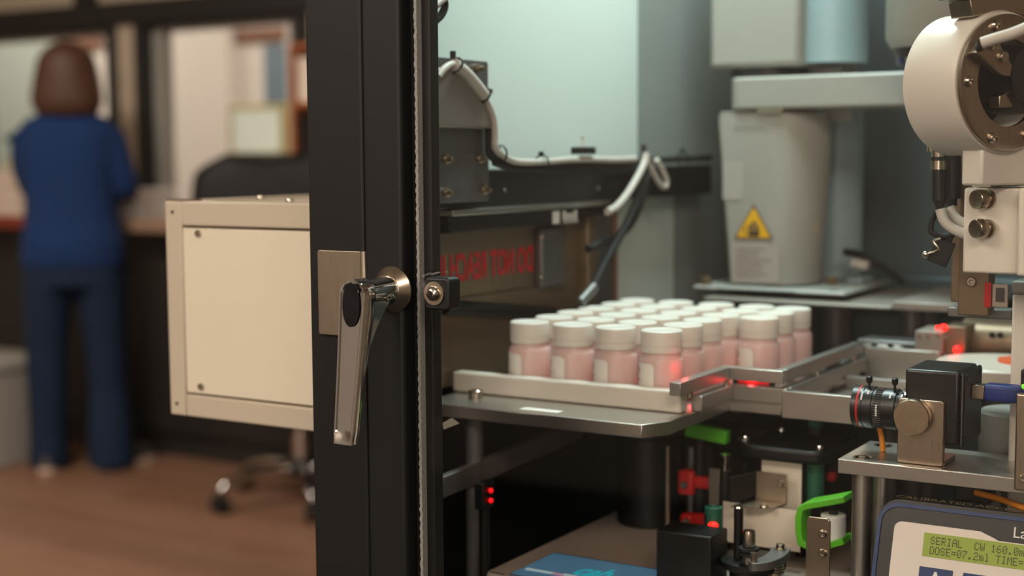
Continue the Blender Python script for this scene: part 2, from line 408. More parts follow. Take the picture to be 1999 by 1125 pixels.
# peach jar with red lid beside the chair
c = at(412, 420, Y=YC + .12)
T = thing('hand_soap_jar', 'peach coloured jar with red cap standing on counter by the chair', 'jar', (c.x, c.y, .95))
c = V((c.x, c.y, .9505)); zj = at(412, 355, Y=YC + .12).z - .95
obj('jar_body', MB().lathe([(.03, 0), (.034, .01), (.034, zj * .8), (.02, zj), (0.0, zj)], c, (0, 0, 1), 20), 'peach', T)
c2 = at(424, 397, Y=YC + .03)
solo('red_cap', MB().lathe([(.018, 0), (.02, .01), (.02, .05), (.014, .062), (0, .064)], (c2.x, c2.y, .9505), (0, 0, 1), 18), 'red', 'small red domed cap on the counter in front of the peach jar', 'cap', (c2.x, c2.y, .95))

# grey waste bin at the left edge
c = at(-10, 850, Y=3.45)
x0 = at(-150, 780, Y=3.5).x; x1 = at(30, 780, Y=3.5).x; zb = at(0, 705, Y=3.5).z; z0 = at(10, 862, Y=3.40).z
T = thing('storage_bin', 'grey plastic bin standing on floor left of the woman', 'bin', ((x0 + x1) / 2, 3.6, 0))
obj('bin_body', MB().ellrings([((x0 + x1) / 2, 3.6, 0.001, .13, .12), ((x0 + x1) / 2, 3.6, zb - .05, .15, .14)], 32, 6), 'bin', T, .01)
obj('bin_lid', MB().ellrings([((x0 + x1) / 2, 3.6, zb - .048, .16, .15), ((x0 + x1) / 2, 3.6, zb - .015, .16, .15), ((x0 + x1) / 2, 3.6, zb, .145, .135)], 32, 6), 'bin', T, .005)

# ---------------- far room things
def wall_sheet(name, px0, px1, y0, y1, Yp, th, mat, label, cat):
    a = at(px0, y0, Y=Yp); b = at(px1, y1, Y=Yp)
    return solo(name, MB().box(a.x, b.x, Yp, Yp + th, b.z, a.z), mat, label, cat, ((a.x + b.x) / 2, Yp + th / 2, b.z), .004)
wall_sheet('notice_board', -60, 118, 60, 440, 6.27, .028, 'board', 'large grey green board behind the left window', 'board')
wall_sheet('wall_sign', 126, 196, 78, 96, 6.27, .028, 'signb', 'small brown sign strip seen above the head of the woman', 'sign')
wall_sheet('wall_sign', 458, 552, 58, 78, 6.27, .028, 'signb', 'long brown sign strip high behind the right window', 'sign')
wall_sheet('poster', 514, 558, 88, 202, 6.28, .015, 'bluep', 'blue grey poster hanging behind the monitor', 'poster')
# wooden desk organiser standing on the counter in front of the window
a = at(562, 86, Y=3.97); b = at(640, 300, Y=3.97)
T = thing('shelf_unit', 'orange brown wooden organiser standing on the counter behind the chair', 'shelf', ((a.x + b.x) / 2, 4.07, .95))
for xx in (a.x, b.x - .018): obj('side_panel', MB().box(xx, xx + .018, 3.97, 4.16, .9495, a.z), 'obrown', T, .003)
hs = (a.z - .9495 - .018) / 3
for i in range(4): obj('shelf_board', MB().box(a.x + .0185, b.x - .0185, 3.975, 4.155, .9495 + i * hs, .9495 + i * hs + .018), 'obrown', T, .002)
obj('back_board', MB().box(a.x + .0185, b.x - .0185, 4.1555, 4.16, .9495, a.z), 'obrown', T)
for lev, nm, mt in ((2, 'top', 'pinkw'), (1, 'middle', 'blackp')):
    z0 = .9495 + lev * hs + .0185
    TT = thing('document_box', ('white' if lev == 2 else 'black') + ' document box on the %s shelf of the wooden organiser' % nm, 'box', ((a.x + b.x) / 2, 4.06, z0))
    obj('box_body', MB().box(a.x + .028, b.x - .024, 3.985, 4.14, z0, z0 + hs - .075), mt, TT, .003)
    obj('box_lid', MB().box(a.x + .026, b.x - .022, 3.982, 4.143, z0 + hs - .0745, z0 + hs - .05), mt, TT, .003)
# desk and monitor
d0 = at(430, 420, Y=4.75)
T = thing('desk', 'pale desk in the far room carrying the monitor', 'desk', (d0.x + .4, 5.0, 0))
obj('desktop', MB().box(d0.x - .2, d0.x + 1.2, 4.65, 5.35, .72, .75), 'counter', T, .004)
for sx in (d0.x - .16, d0.x + 1.12):
    for sy in (4.69, 5.27): obj('leg', MB().box(sx, sx + .04, sy, sy + .04, .001, .72), 'gframe', T, .002)
YM = 4.95
a = at(446, 206, Y=YM); b = at(556, 306, Y=YM)
T = thing('monitor', 'glowing white monitor with yellowish frame behind right window', 'monitor', ((a.x + b.x) / 2, YM + .05, .75))
obj('housing', MB().box(a.x, b.x, YM, YM + .035, b.z, a.z), 'mframe', T, .006)
obj('screen', MB().box(a.x + .022, b.x - .022, YM - .002, YM - .0002, b.z + .022, a.z - .022), 'mscreen', T)
obj('stand', MB().box((a.x + b.x) / 2 - .03, (a.x + b.x) / 2 + .03, YM + .036, YM + .06, .762, b.z + .1), 'gframe', T, .004)
obj('stand_base', MB().box((a.x + b.x) / 2 - .12, (a.x + b.x) / 2 + .12, YM - .05, YM + .12, .7505, .762), 'gframe', T, .004)

# ---------------- office chair
CX, CY = -3.137, 3.725
T = thing('office_chair', 'black office chair with mesh back and chrome star base', 'chair', (CX, CY, 0))
a0 = 2.72
F2 = frame((CX, CY, 0), (cos(radians(20)), sin(radians(20)), 0), (-sin(radians(20)), cos(radians(20)), 0))   # local y points to the counter
for i in range(5):
    an = radians(245 + 72 * i); ex, ey = CX + .297 * cos(an), CY + .297 * sin(an)
    lg = obj('base_leg', MB().tube([(CX + .03 * cos(an), CY + .03 * sin(an), .125), (CX + .16 * cos(an), CY + .16 * sin(an), .122), (CX + .27 * cos(an), CY + .27 * sin(an), .095), (ex, ey, .072)], [.022, .020, .015, .012], 12), 'chrome', T)
    w_ = MB(); pn = V((-sin(an), cos(an), 0))
    for sg in (-1, 1): w_.cyl(V((ex, ey, .031)) + pn * sg * .008, V((ex, ey, .031)) + pn * sg * .026, .03, n=20)
    w_.cyl((ex, ey, .03), (ex, ey, .072), .009)
    obj('caster', w_, 'rubber', T, .003)
obj('gas_column', MB().lathe([(.03, .10), (.03, .24), (.018, .24), (.018, .44)], (CX, CY, 0), (0, 0, 1), 20), 'chrome', T)
obj('base_hub', MB().lathe([(.045, .095), (.05, .11), (.05, .14), (.035, .155)], (CX, CY, 0), (0, 0, 1), 24), 'blackp', T)
obj('seat_mechanism', MB(F2).box(-.09, .09, -.13, .11, .44, .475), 'blackp', T, .008)
obj('seat', MB(F2).ellrings([(0, 0, .476, .22, .22), (0, 0, .50, .25, .245), (0, 0, .545, .25, .245), (0, 0, .565, .22, .215)], 40, 3.5), 'mesh', T)
# backrest: curved shell (camera side) on the local -y side
zt_ = at(520, 307, D=4.6).z
bk = MB(F2); R = []
def backshape(zf):
    wv = 0.25 * (0.72 + 0.36 * sin(pi * min(1, zf * 0.62 + .18)))
    return wv
NZ = 12
outer = []
for i in range(NZ + 1):
    zf = i / NZ; z = .62 + (zt_ - .62) * zf; wv = backshape(zf)
    if zf > .86: wv *= sqrt(max(0.02, 1 - ((zf - .86) / .145) ** 2)) * .55 + .45
    row = []
    for j in range(13):
        u = -1 + j / 6; row.append((u * wv, -.25 + .05 * u * u - .05 * zf, z))
    for j in range(12, -1, -1):
        u = -1 + j / 6; row.append((u * wv, -.235 + .05 * u * u - .05 * zf, z))
    R.append(row)
bk.rings(R); bko = obj('backrest', bk, 'mesh', T)
rim = [r[0] for r in R] + [r[6] for r in R[-1:]] + [r[12] for r in R[::-1]]
obj('back_frame', MB(F2).tube([r[0] for r in R] + R[-1][2:12:2] + [r[12] for r in R[::-1]], .012, 8, 3), 'blackp', T)
obj('back_bar', MB(F2).tube([(0, -.05, .455), (0, -.27, .46), (0, -.29, .56), (0, -.275, .80)], .018, 10), 'blackp', T)
for sg in (-1, 1):
    ar = obj('armrest_post', MB(F2).tube([(sg * .2, 0, .48), (sg * .29, 0, .50), (sg * .29, 0, .70)], .014, 10), 'blackp', T)
    obj('arm_pad', MB(F2).box(sg * .29 - .035, sg * .29 + .035, -.12, .12, .70, .73), 'blackp', ar, .012)

# ================================================================== the woman at the counter
WP = at(158, 914, Z=0.0)
HD = radians(41)
FWm = frame((WP.x, WP.y, 0), (cos(HD), sin(HD), 0), (-sin(HD), cos(HD), 0))   # local x = her right side in the picture, y = facing
W = thing('person', 'person in royal blue scrubs seen from behind, bob of brown hair, standing at the counter', 'person', (WP.x, WP.y, 0))
bd = MB(FWm)
# head, neck, face
bd.ellrings([(0, .04, 1.395, .03, .04), (0, .04, 1.41, .052, .065), (0, .02, 1.46, .068, .090), (0, .012, 1.52, .074, .098), (0, .01, 1.57, .066, .088), (0, .01, 1.60, .04, .055)], 24)
bd.cyl((0, 0, 1.28), (0, .012, 1.44), .052)
bd.ball((0, .112, 1.475), .016, 10, (.8, 1, 1.3)); bd.ball((0, .105, 1.435), .018, 10, (1.4, .7, .4))
for sg in (-1, 1):
    bd.ball((sg * .076, .0, 1.485), .024, 10, (.4, .8, 1.2)); bd.ball((sg * .03, .096, 1.505), .013, 10, (1.2, .6, .7))
bd.ellrings([(0, 0, .86, .13, .09), (0, 0, 1.0, .13, .09), (0, 0, 1.22, .14, .09), (0, 0, 1.31, .10, .07)], 20)
# arms down to the elbow then forward to the counter, hands on the counter
def armpts(sg):
    if sg < 0: return [(-.145, 0, 1.28), (-.162, .02, 1.16), (-.135, .06, 1.06), (-.09, .19, 1.03), (-.04, .27, 1.00)]
    return [(.14, 0, 1.28), (.168, -.005, 1.18), (.195, .01, 1.08), (.165, .15, 1.05), (.09, .26, 1.00)]
for sg in (-1, 1):
    p = armpts(sg); bd.tube(p, [.048, .044, .038, .034, .026], 12)
    d = (V(p[-1]) - V(p[-2])).normalized(); side = d.cross(V((0, 0, 1))).normalized()
    h0 = V(p[-1]); bd.ball(h0 + d * .035, .036, 12, (1, 1, .55))
    for k, (o_, L) in enumerate(((-.027, .058), (-.009, .068), (.009, .064), (.026, .05))):
        q = h0 + d * .06 + side * o_
        bd.tube([q, q + d * L * .5 + V((0, 0, -.004)), q + d * L + V((0, 0, -.022))], [.0095, .009, .007], 8, 3)
    q = h0 + d * .02 - side * sg * .03
    bd.tube([q, q - side * sg * .025 + d * .025, q - side * sg * .028 + d * .05 + V((0, 0, -.01))], [.011, .010, .008], 8, 3)
for sg in (-1, 1):
    bd.tube([(sg * .10, 0, .88), (sg * .105, .005, .5), (sg * .11, -.01, .10)], [.085, .06, .04], 14)
    bd.box(sg * .11 - .035, sg * .11 + .035, -.05, .12, .03, .08)
body = obj('body', bd, 'skin', W, remesh=0.008, sm=4)
tn = MB(FWm)
tn.ellrings([(0, 0, .775, .195, .135), (0, -.005, .86, .190, .138), (0, 0, .96, .172, .122), (-.002, 0, 1.06, .165, .118), (-.004, 0, 1.17, .172, .118), (-.004, 0, 1.26, .178, .110), (-.004, 0, 1.315, .170, .09), (0, 0, 1.342, .128, .078), (0, 0, 1.355, .072, .062)], 36, 2.5)
for sg in (-1, 1):
    p = armpts(sg); tn.tube([p[0], p[1], p[2], (V(p[2]) * .75 + V(p[3]) * .25)], [.062, .058, .054, .052], 16)
obj('tunic', tn, 'scrub', W, remesh=0.012, sm=8)
tr = MB(FWm)
tr.ellrings([(0, 0, .70, .19, .13), (0, 0, .82, .188, .132), (0, 0, .90, .172, .12)], 32, 2.4)
for sg, flare in ((-1, .076), (1, .088)):
    tr.ellrings([(sg * .118, sg * -.02, .012, flare, .10), (sg * .115, sg * -.02, .14, flare * .95, .088), (sg * .112, 0, .30, .074, .078), (sg * .108, 0, .48, .080, .088), (sg * .10, 0, .66, .094, .11), (sg * .095, 0, .78, .094, .12)], 24)
obj('trousers', tr, 'scrubp', W, remesh=0.012, sm=5)
hr = MB(FWm)
hr.ellrings([(x_, y_, z_, rx_ * 1.08, ry_) for x_, y_, z_, rx_, ry_ in [(0, -.035, 1.342, .102, .07), (0, -.03, 1.39, .122, .092), (0, -.02, 1.44, .118, .104), (0, -.012, 1.50, .108, .112), (0, -.008, 1.555, .096, .110), (0, -.004, 1.59, .074, .088), (0, 0, 1.612, .045, .055), (0, 0, 1.622, .012, .016)]], 32, 2.2)
obj('hair', hr, 'hair', W, remesh=0.010, sm=3)
for sg, a in ((-1, 0), (1, -52)):
    fr = FWm @ Matrix.Translation((sg * .118, 0, 0)) @ Matrix.Rotation(radians(a), 4, 'Z')
    s_ = obj('shoe', MB(fr).ellrings([(0, .05, .022, .046, .135), (0, .05, .05, .045, .13), (0, .02, .085, .038, .085), (0, -.01, .105, .034, .05)], 28, 2.4), 'shoe', W)
    obj('shoe_sole', MB(fr).ellrings([(0, .05, .001, .046, .138), (0, .05, .0215, .048, .14)], 28, 2.4), 'sole', s_)

# ================================================================== MACHINE: door, posts and shell
YD = 0.891
def X(px, y=560, Y=YD): return at(px, y, Y=Y).x
# control box hung on the left side
BX0 = -1.0065; BX1 = -0.772; BZ0 = 0.930; BZ1 = 1.139; BY = 1.0; BD = 0.42
T = thing('control_box', 'cream metal control box with screwed front panel left of the black post', 'box', ((BX0 + BX1) / 2, BY + BD / 2, BZ0))
fw = 0.0212
obj('box_shell', MB().box(BX0 + .002, BX1, BY + .012, BY + BD, BZ0 + .002, BZ1 - .006), 'creamf', T)
obj('corner_post', MB().box(BX0, BX0 + fw, BY, BY + .022, BZ0, BZ1), 'creamf', T, .0015)
obj('top_rail', MB().box(BX0 + fw + .0002, BX1, BY, BY + .022, BZ1 - .0235, BZ1), 'creamf', T, .0015)
obj('bottom_rail', MB().box(BX0 + fw + .0002, BX1, BY, BY + .022, BZ0, BZ0 + .0215), 'creamf', T, .0015)
obj('gasket', MB().box(BX0 + fw + .0002, BX1, BY + .006, BY + .0118, BZ0 + .0216, BZ1 - .0236), 'brownline', T)
pn = obj('front_panel', MB().box(BX0 + fw + .0004, BX1, BY + .0012, BY + .0058, BZ0 + .0234, BZ1 - .0256), 'cream', T, .0008)
for px_, py_ in ((387, 456), (393, 755)):
    p = at(px_, py_, Y=BY + .0012)
    s_ = screw_mb(MB(), p, NY, .0036, .0022); obj('panel_screw', s_, 'screw', pn)
for px_, py_ in ((336.5, 414), (345.5, 788)):
    p = at(px_, py_, Y=BY); obj('post_hole', MB().lathe([(.0018, 0), (.0018, .0004), (0, .0004)], p, NY, 12), 'hole', T)
tp = obj('top_panel', MB().box(BX0 + .006, BX1, BY + .034, BY + BD, BZ1 - .0058, BZ1 - .001), 'creamf', T, .001)
obj('top_side_rail', MB().box(BX0, BX0 + .03, BY + .0222, BY + BD, BZ1 - .0009, BZ1 + .0006), 'creamf', T, .0005)
obj('dark_strip', MB().box(BX0, BX0 + .030, BY + .002, BY + .020, BZ1 + .0001, BZ1 + .0015), 'brownline', T)
for px_, py_ in ((509, 388), (566, 394)):
    p = at(px_, py_, Z=BZ1 + .001); obj('top_screw', screw_mb(MB(), p, (0, 0, 1), .004, .003), 'screw', tp)
obj('mounting_bracket', MB().box(-.7715, -.7655, BY + .05, BY + .35, BZ0 + .03, BZ1 - .03), 'creamf', T)

# fixed post and door frame
T = thing('cabinet_post', 'black square cabinet post carrying the steel latch plate', 'post', (-.708, .92, 0))
obj('post', MB().box(-.735, -.6785, .887, .945, .001, 1.98), 'black', T, .003, 3)
a = at(620, 488, Y=.885); b = at(719, 660, Y=.885)
fr = FRONT((0, 0, 0)); lp = MB(fr)
lp.prism(rrect(a.x, b.x, b.z, a.z, .0022), -.8868, -.8845 + .0)   # local z = -Y
lpo = MB(); poly = rrect(a.x, b.x - .004, b.z, a.z, .0022)
o_ = obj('latch_plate', MB(frame((0, .887, 0), (1, 0, 0), (0, 0, 1))).prism(poly, .0002, .0026), 'plate', T, .0005)
lab(o_, 'satin steel latch plate')
obj('plate_bend', MB().lathe([(.0035, 0), (.0035, a.z - b.z)], (b.x - .0045, .8873, b.z), (0, 0, 1), 16), 'plate', o_)

T = thing('machine_door', 'black framed machine door with clear pane and chrome handle', 'door', (-.2, .89, .5))
df = obj('door_stile', MB().box(-.6735, -.6375, .880, .930, .10, 1.95), 'black', T, .003, 3)
obj('door_stile', MB().box(-.6370, at(862, 560, Y=.905).x, .8932, .905, .10, 1.95), 'black', T, .0015, 2)
obj('door_stile', MB().box(.30, .36, .880, .930, .10, 1.95), 'black', T, .003, 3)
obj('door_rail', MB().box(-.6200, .2995, .8932, .930, 1.89, 1.95), 'black', T, .003)
obj('door_rail', MB().box(-.6200, .2995, .8932, .930, .10, .66), 'black', T, .003)
obj('pane', MB().box(-.6285, .29, .8872, .8930, .55, 1.93), 'glass', T)
# rough sawn edge of the pane: an uneven strip of chipped beads
ed = MB(); z = .56; i = 0
R = []
while z < 1.92:
    j = .0004 * sin(i * 1.9) + random.uniform(-.0003, .0003)
    R.append([(-.6287 + j, .8868, z), (-.6262 + j * .4, .8866, z), (-.6262, .8935, z), (-.6289 + j, .8935, z)])
    z += .0022; i += 1
ed.rings(R); lab(obj('pane_edge', ed, pm('sawn_acrylic_edge', (132, 128, 122), 0.45, var=0.3, scale=500, bump=0.3), T), 'rough sawn light edge of the clear pane')
# clamp with screw
a = at(829, 541, Y=.872); b = at(869, 607, Y=.872)
cl = obj('pane_clamp', MB(frame((0, .8868, 0), (1, 0, 0), (0, 0, 1))).prism(rrect(a.x, b.x + .0045, b.z, a.z, .0035), 0, .0155), 'blackp', T, .0015)
sc = at(848, 573, Y=.8713)
obj('washer', MB().lathe([(.0088, 0), (.0088, .0012), (.0052, .0012)], sc, NY, 28), 'nickel', cl)
obj('clamp_screw', MB().lathe([(.0056, .0012), (.0056, .0028), (.0044, .0046), (.0024, .0054), (.0020, .0030), (0, .0030)], sc, NY, 20), 'screw', cl)
obj('screw_slot', MB(frame(sc + V((0, -.0054, 0)), (1, .0, .25), (-.25, 0, 1))).box(-.0025, .0025, -.0005, .0005, -.001, .0002).box(-.0005, .0005, -.0025, .0025, -.001, .0002), 'hole', cl)
# chrome lever handle
ro = at(766, 566, Y=.880)
hd = obj('handle', MB().lathe([(.0180, 0), (.0180, .0012), (.0135, .0060), (.0118, .0075), (.0118, .0078)], ro, NY, 40), 'nickel', T)
lab(hd, 'chrome lever handle with rosette')
LY = ro.y - .0500     # plane of the lever front
lv = MB(); secs = []
zt0 = ro.z + .0120; L = .1225
NS = 34
for i in range(NS + 1):
    s_ = i / NS
    zz = zt0 - L * s_
    if s_ < .10:
        q = 1 - s_ / .10; hw = .0126 * sqrt(max(.02, 1 - q * q))
    else:
        hw = .0126 - .0033 * ((s_ - .10) / .90)
    out = .010 * s_ ** 1.3                      # the grip leans outwards towards its end
    fy = LY - out
    th = .0135 if s_ < .2 else .0135 - .0065 * min(1, (s_ - .2) / .55)
    if s_ > .965: th *= .9; hw *= .97
    c_ = min(.0016, hw * .3); x0 = ro.x - .004 * s_
    rec = .0009 if .03 < s_ < .95 else 0
    secs.append([(x0 - hw, fy + th, zz), (x0 - hw, fy + c_, zz), (x0 - hw + c_ * .7, fy, zz), (x0 - hw + c_ * 1.5, fy, zz), (x0 - hw + c_ * 2.2, fy + rec, zz),
                 (x0, fy + rec * 1.0, zz),
                 (x0 + hw - c_ * 2.2, fy + rec, zz), (x0 + hw - c_ * 1.5, fy, zz), (x0 + hw - c_ * .7, fy, zz), (x0 + hw, fy + c_, zz), (x0 + hw, fy + th, zz), (x0 + hw * .6, fy + th + .0012, zz), (x0 - hw * .6, fy + th + .0012, zz)])
lv.rings(secs); lab(obj('lever', lv, 'chrome', hd), 'long tapering chrome lever')
obj('shaft', MB().lathe([(.0112, .0076), (.0104, .012), (.0100, .030), (.0112, .0400)], ro, NY, 32), 'chrome', hd)
iz = ro.z + .0095; ix = ro.x - .0006
fr = frame((ix, LY - .0007, iz - .0165), (1, 0, .02), (-.02, .055, 1))
lab(obj('reflection_oval', MB(fr).prism([(.0078 * cos(2 * pi * i / 40), .0165 * math.copysign(abs(sin(2 * pi * i / 40)) ** .8, sin(2 * pi * i / 40))) for i in range(40)], -.0004, .0005), pm('dark_reflection', (62, 64, 68), .12, 1.0, var=.3, scale=60, rvar=.06), hd), 'dark reflection drawn as an oval on the lever')  # dark reflection in the chrome, put in as a thin black part
# web that flows from the shaft into the lever
R = []
for i in range(11):
    s_ = i / 10; zz = ro.z - .006 - .048 * s_
    back = LY + .0120 + (.026) * (1 - s_) ** 1.8; ff = LY - .010 * ((ro.z + .0115 - zz) / L) ** 1.3 + .004; hw = .0092 * (1 - .2 * s_)
    xx = ro.x - .004 * (zt0 - zz) / L
    R.append([(xx - hw, ff, zz), (xx + hw, ff, zz), (xx + hw, back - .002, zz), (xx + hw * .5, back, zz), (xx - hw * .5, back, zz), (xx - hw, back - .002, zz)])
obj('lever_neck', MB().rings(R), 'chrome', hd)
kp = ro + V((.0085, -.017, -.004))
obj('lock_button', MB().ball(kp, .006, 14, (.5, 1.2, .55)), 'chrome', hd)

# machine base, deck, back, top
T = thing('machine_frame', 'black machine frame with dark deck, rear posts and grey back panel', 'frame', (-.2, 1.4, 0))
obj('base_cabinet', MB().box(-.765, .36, .946, 1.86, .001, .70), 'black', T, .004)
obj('deck', MB().box(-.763, .358, .946, 1.86, .7005, .72), 'blackp', T, .002)
for p in ((-.742, 1.84), (.335, 1.84), (.335, .975)): obj('post', MB().box(p[0] - .022, p[0] + .022, p[1] - .018, p[1] + .018, .7205, 1.98), 'black', T, .003)
obj('left_sill', MB().box(-.765, -.7555, .946, 1.82, .7205, .86).box(-.765, -.7555, .9465, at(1207, 500, X=-.746).y - .002, .8605, .960), 'blackp', T, .002)
obj('back_panel', MB().box(-.719, .312, 1.83, 1.836, .722, 1.95), 'back', T, .001)
# left side: white and grey side panels, rail
solo('white_side_panel', MB().box(-0.7650, -0.7605, -.0 + .947, at(1245, 200, X=-.7605).y, .9605, 1.72), 'panelw', 'large pale white panel behind the cable bundle above the black rail', 'panel', (-0.7630, 1.2, .861), .001)
gp = MB(); R = []
for i in range(9):
    s_ = i / 8; y = at(1245, 200, X=-.7605).y + .0008 + .268 * s_; xx = -0.7615 + .012 * sin(s_ * pi * .5)
    R.append([(xx, y, .861), (xx, y, 1.72), (xx - .004, y, 1.72), (xx - .004, y, .861)])
gp.rings(R)
solo('grey_side_panel', gp, 'panelg', 'grey curved panel right of the white panel with a small screw', 'panel', (-0.7600, 1.6, .861))
T = thing('side_rail', 'black horizontal rail along the left wall carrying the cable bundle', 'rail', (-0.7400, 1.3, 1.137))
zr1 = at(1000, 330, X=-0.7300).z; zr0 = at(1000, 402, X=-0.7300).z
obj('rail_bar', MB().box(-0.7600, -0.7300, .9455, at(1390, 300, X=-.730).y, zr0, zr1), 'blackp', T, .002)
za = at(1000, 404, X=-0.7280).z
lab(obj('rail_strip', MB().box(-0.7595, -0.7260, at(884, 412, X=-0.7260).y, at(1192, 398, X=-0.7260).y, zr0 - .006, zr0 - .0005), 'alu', T, .0008), 'pale metal strip along the lower edge')
for px_, py_ in ((985, 372), (1168, 368)): obj('rail_screw', screw_mb(MB(), at(px_, py_, X=-0.7299), (1, 0, 0), .0022, .001), 'aludark', T)

T = thing('sensor_bar', 'black light barrier bar with two pale print marks under the side rail', 'sensor', (-0.7350, 1.2, 1.11))
y0 = at(878, 430, X=-0.7300).y; y1 = at(1130, 425, X=-0.7300).y; z1 = zr0 - .0065; z0 = at(1000, 446, X=-0.7300).z
obj('bar_body', MB().box(-0.7595, -0.7300, y0, y1, z0, z1), 'blackp', T, .0015)
obj('end_cap', MB().box(-0.7595, -0.7305, y1 + .0005, at(1196, 420, X=-0.7300).y, z0 + .006, z1), 'blackp', T, .002)
for p0, p1 in ((1079, 1092), (1099, 1128)):
    a = at(p0, 420, X=-0.7298).y; b = at(p1, 420, X=-0.7298).y
    zc = (z0 + z1) / 2 - .001
    if p0 == 1079: obj('print_mark', MB().box(-0.7299, -0.7295, a, b, zc - .006, zc + .007), 'tin', T)
    else:
        mk = MB()
        for i in range(4):
            f = a + (b - a) * i / 4; mk.box(-0.7299, -0.7295, f, f + (b - a) * .17, zc - .005, zc + (.007 if i % 3 == 0 or i == 3 else .004))
        mk.box(-0.7299, -0.7295, a, b, zc - .006, zc - .003); obj('print_mark', mk, 'tin', T)
# brown metal guard with the mirrored warning
gz1 = z0 - .0008
T = thing('warning_guard', 'brown metal guard plate with red mirrored warning lettering on the left wall', 'guard', (-0.7500, 1.15, .93))
obj('guard_plate', MB().box(-0.7604, -0.7535, .9475, at(1130, 500, X=-.7535).y, at(1100, 700, X=-0.7535).z, gz1), 'bronze', T, .001)
ya = at(1041, 500, X=-0.7528).y; yb_ = at(880, 500, X=-0.7528).y; zb_ = at(1040, 528, X=-0.7528).z; zt1 = at(1040, 481, X=-0.7528).z
fr = frame((-0.7530, ya, zb_), (0, -1, 0), (0, 0, 1))      # local z points to -X: read from outside, mirrored from inside
full = ya - yb_
hgt = zt1 - zb_
obj('lettering', text_mb('DO NOT REACH', fr, hgt, off=.028, ext=-.0002, length=full), 'redprint', T)
fr2 = frame((-0.7530, yb_ - .008, zb_), (0, -1, 0), (0, 0, 1)); obj('lettering', text_mb('IN', fr2, hgt, xs=.62, off=.028, ext=-.0002), 'redprint', T)
# fold line and lower lip of the guard
obj('guard_lip', MB().tube([(-0.7525, .95, at(868, 583, X=-0.7520).z), (-0.7525, at(1045, 560, X=-0.7520).y, at(1045, 560, X=-0.7520).z)], .0009, 6, 1), 'bronze', T)
a = at(1046, 446, X=-0.7515); b = at(1090, 556, X=-0.7515)
br = obj('standoff_bracket', MB().box(-0.7534, -0.7440, a.y, b.y, b.z, min(a.z, gz1 - .001)), 'aludark', T, .002)
for py_ in (462, 540): obj('bracket_screw', screw_mb(MB(), at(1056, py_, X=-0.7439), (1, 0, 0), .003, .002), 'screw', br)
p0 = at(866, 600, X=-0.7520); p1 = at(1076, 611, X=-0.7520)
lab(obj('slot_cover', MB().tube([p0, (p0 + p1) / 2, p1], [.0075, .0075, .0065], 12, 4), 'blackp', T), 'black sloping bar')
# back corner profiles at the end of the guard
T = thing('corner_profile', 'brown and grey upright profile beyond the warning guard', 'post', (-0.7500, 1.35, .861))
obj('profile', MB().box(-0.7600, -0.7420, at(1130, 500, X=-.7535).y + .001, at(1165, 500, X=-.742).y, .9605, zr0 - .001), 'bronze', T, .002)
obj('profile', MB().box(-0.7600, -0.7500, at(1166, 500, X=-.742).y, at(1196, 500, X=-.75).y, .9605, zr0 - .001), 'aludark', T, .002)
obj('profile', MB().box(-0.7600, -0.7460, at(1197, 500, X=-.75).y, at(1207, 500, X=-.746).y, .9605, zr0 - .001), pm('reddish_profile', (116, 84, 68), .5, .3), T, .002)

# ---------------- left bracket with cable arch
T = thing('cable_bracket', 'grey sheet metal bracket plate with bolts and round cover by the door frame', 'bracket', (-0.7200, 1.05, 1.14))
XB = -0.7200
zlo = at(900, 395, X=XB).z; zhi = at(900, 115, X=XB).z
pa = at(945, 122, X=XB); pb = at(955, 392, X=XB)
obj('bracket_plate', MB(SIDE((XB, 0, 0))).prism(rrect(.955, pb.y, zlo, zhi, .003), -.003, 0), 'aludark', T, .0006)
cv = at(846, 250, X=XB); rc = at(946, 250, X=XB).y - cv.y
rz = at(846, 133, X=XB).z - cv.z
arc = [(cv.y + rc * cos(radians(a_)), cv.z + rz * sin(radians(a_))) for a_ in range(0, 181, 6)]
obj('round_cover', MB(SIDE((XB, 0, 0))).prism(arc, .0002, .012), pm('grey_cover', (150, 140, 132), .42, .6, var=.15, scale=9), T, .003)
for px_, py_ in ((934, 310), (942, 371), (868, 311), (868, 376), (930, 134)):
    p = at(px_, py_, X=XB)
    bo = MB().lathe([(.0042, .0002), (.0042, .004), (.0035, .0045), (.0022, .0045), (.0022, .011), (0, .0115)], p, (1, -.25, 0), 14); obj('bolt', bo, 'nickel', T)
obj('stay', MB().box(-0.7595, XB - .0031, .97, 1.0, at(1000, 330, X=-.730).z + .0015, zhi - .02), 'aludark', T)

XK = -0.7080
def path(pts, X): return [at(x_, y_, X=X) for x_, y_ in pts]
cab = path([(855, 150), (868, 134), (885, 126), (905, 140), (928, 165), (948, 195), (962, 228), (966, 262), (967, 290), (985, 306), (1010, 316), (1060, 316), (1110, 312), (1150, 311), (1200, 312), (1240, 310)], XK)
solo('grey_cable', MB().tube(cab, .0033, 10), 'cwhite', 'pale grey cable arching over the round cover and along the rail', 'cable', cab[8])
sl = path([(886, 126), (905, 140), (925, 162), (944, 186)], XK + .001)
solo('cable_sleeve', MB().tube(sl, .0060, 14), 'cwhite', 'thick pale sleeve around the arching cable', 'sleeve', sl[1])
cab2 = path([(856, 160), (872, 142), (892, 138), (912, 158), (934, 190), (950, 228), (955, 268), (957, 300), (975, 316), (1010, 324), (1070, 325), (1130, 323), (1190, 322), (1250, 318), (1300, 312), (1385, 308)], XK - .006)
solo('black_cable', MB().tube(cab2, .0040, 10), 'rubber', 'thick black cable following the pale cable along the rail top', 'cable', cab2[8])
cab3 = path([(965, 318), (1010, 331), (1060, 330), (1100, 334), (1140, 329), (1180, 334), (1240, 328), (1270, 316)], XK - .004)
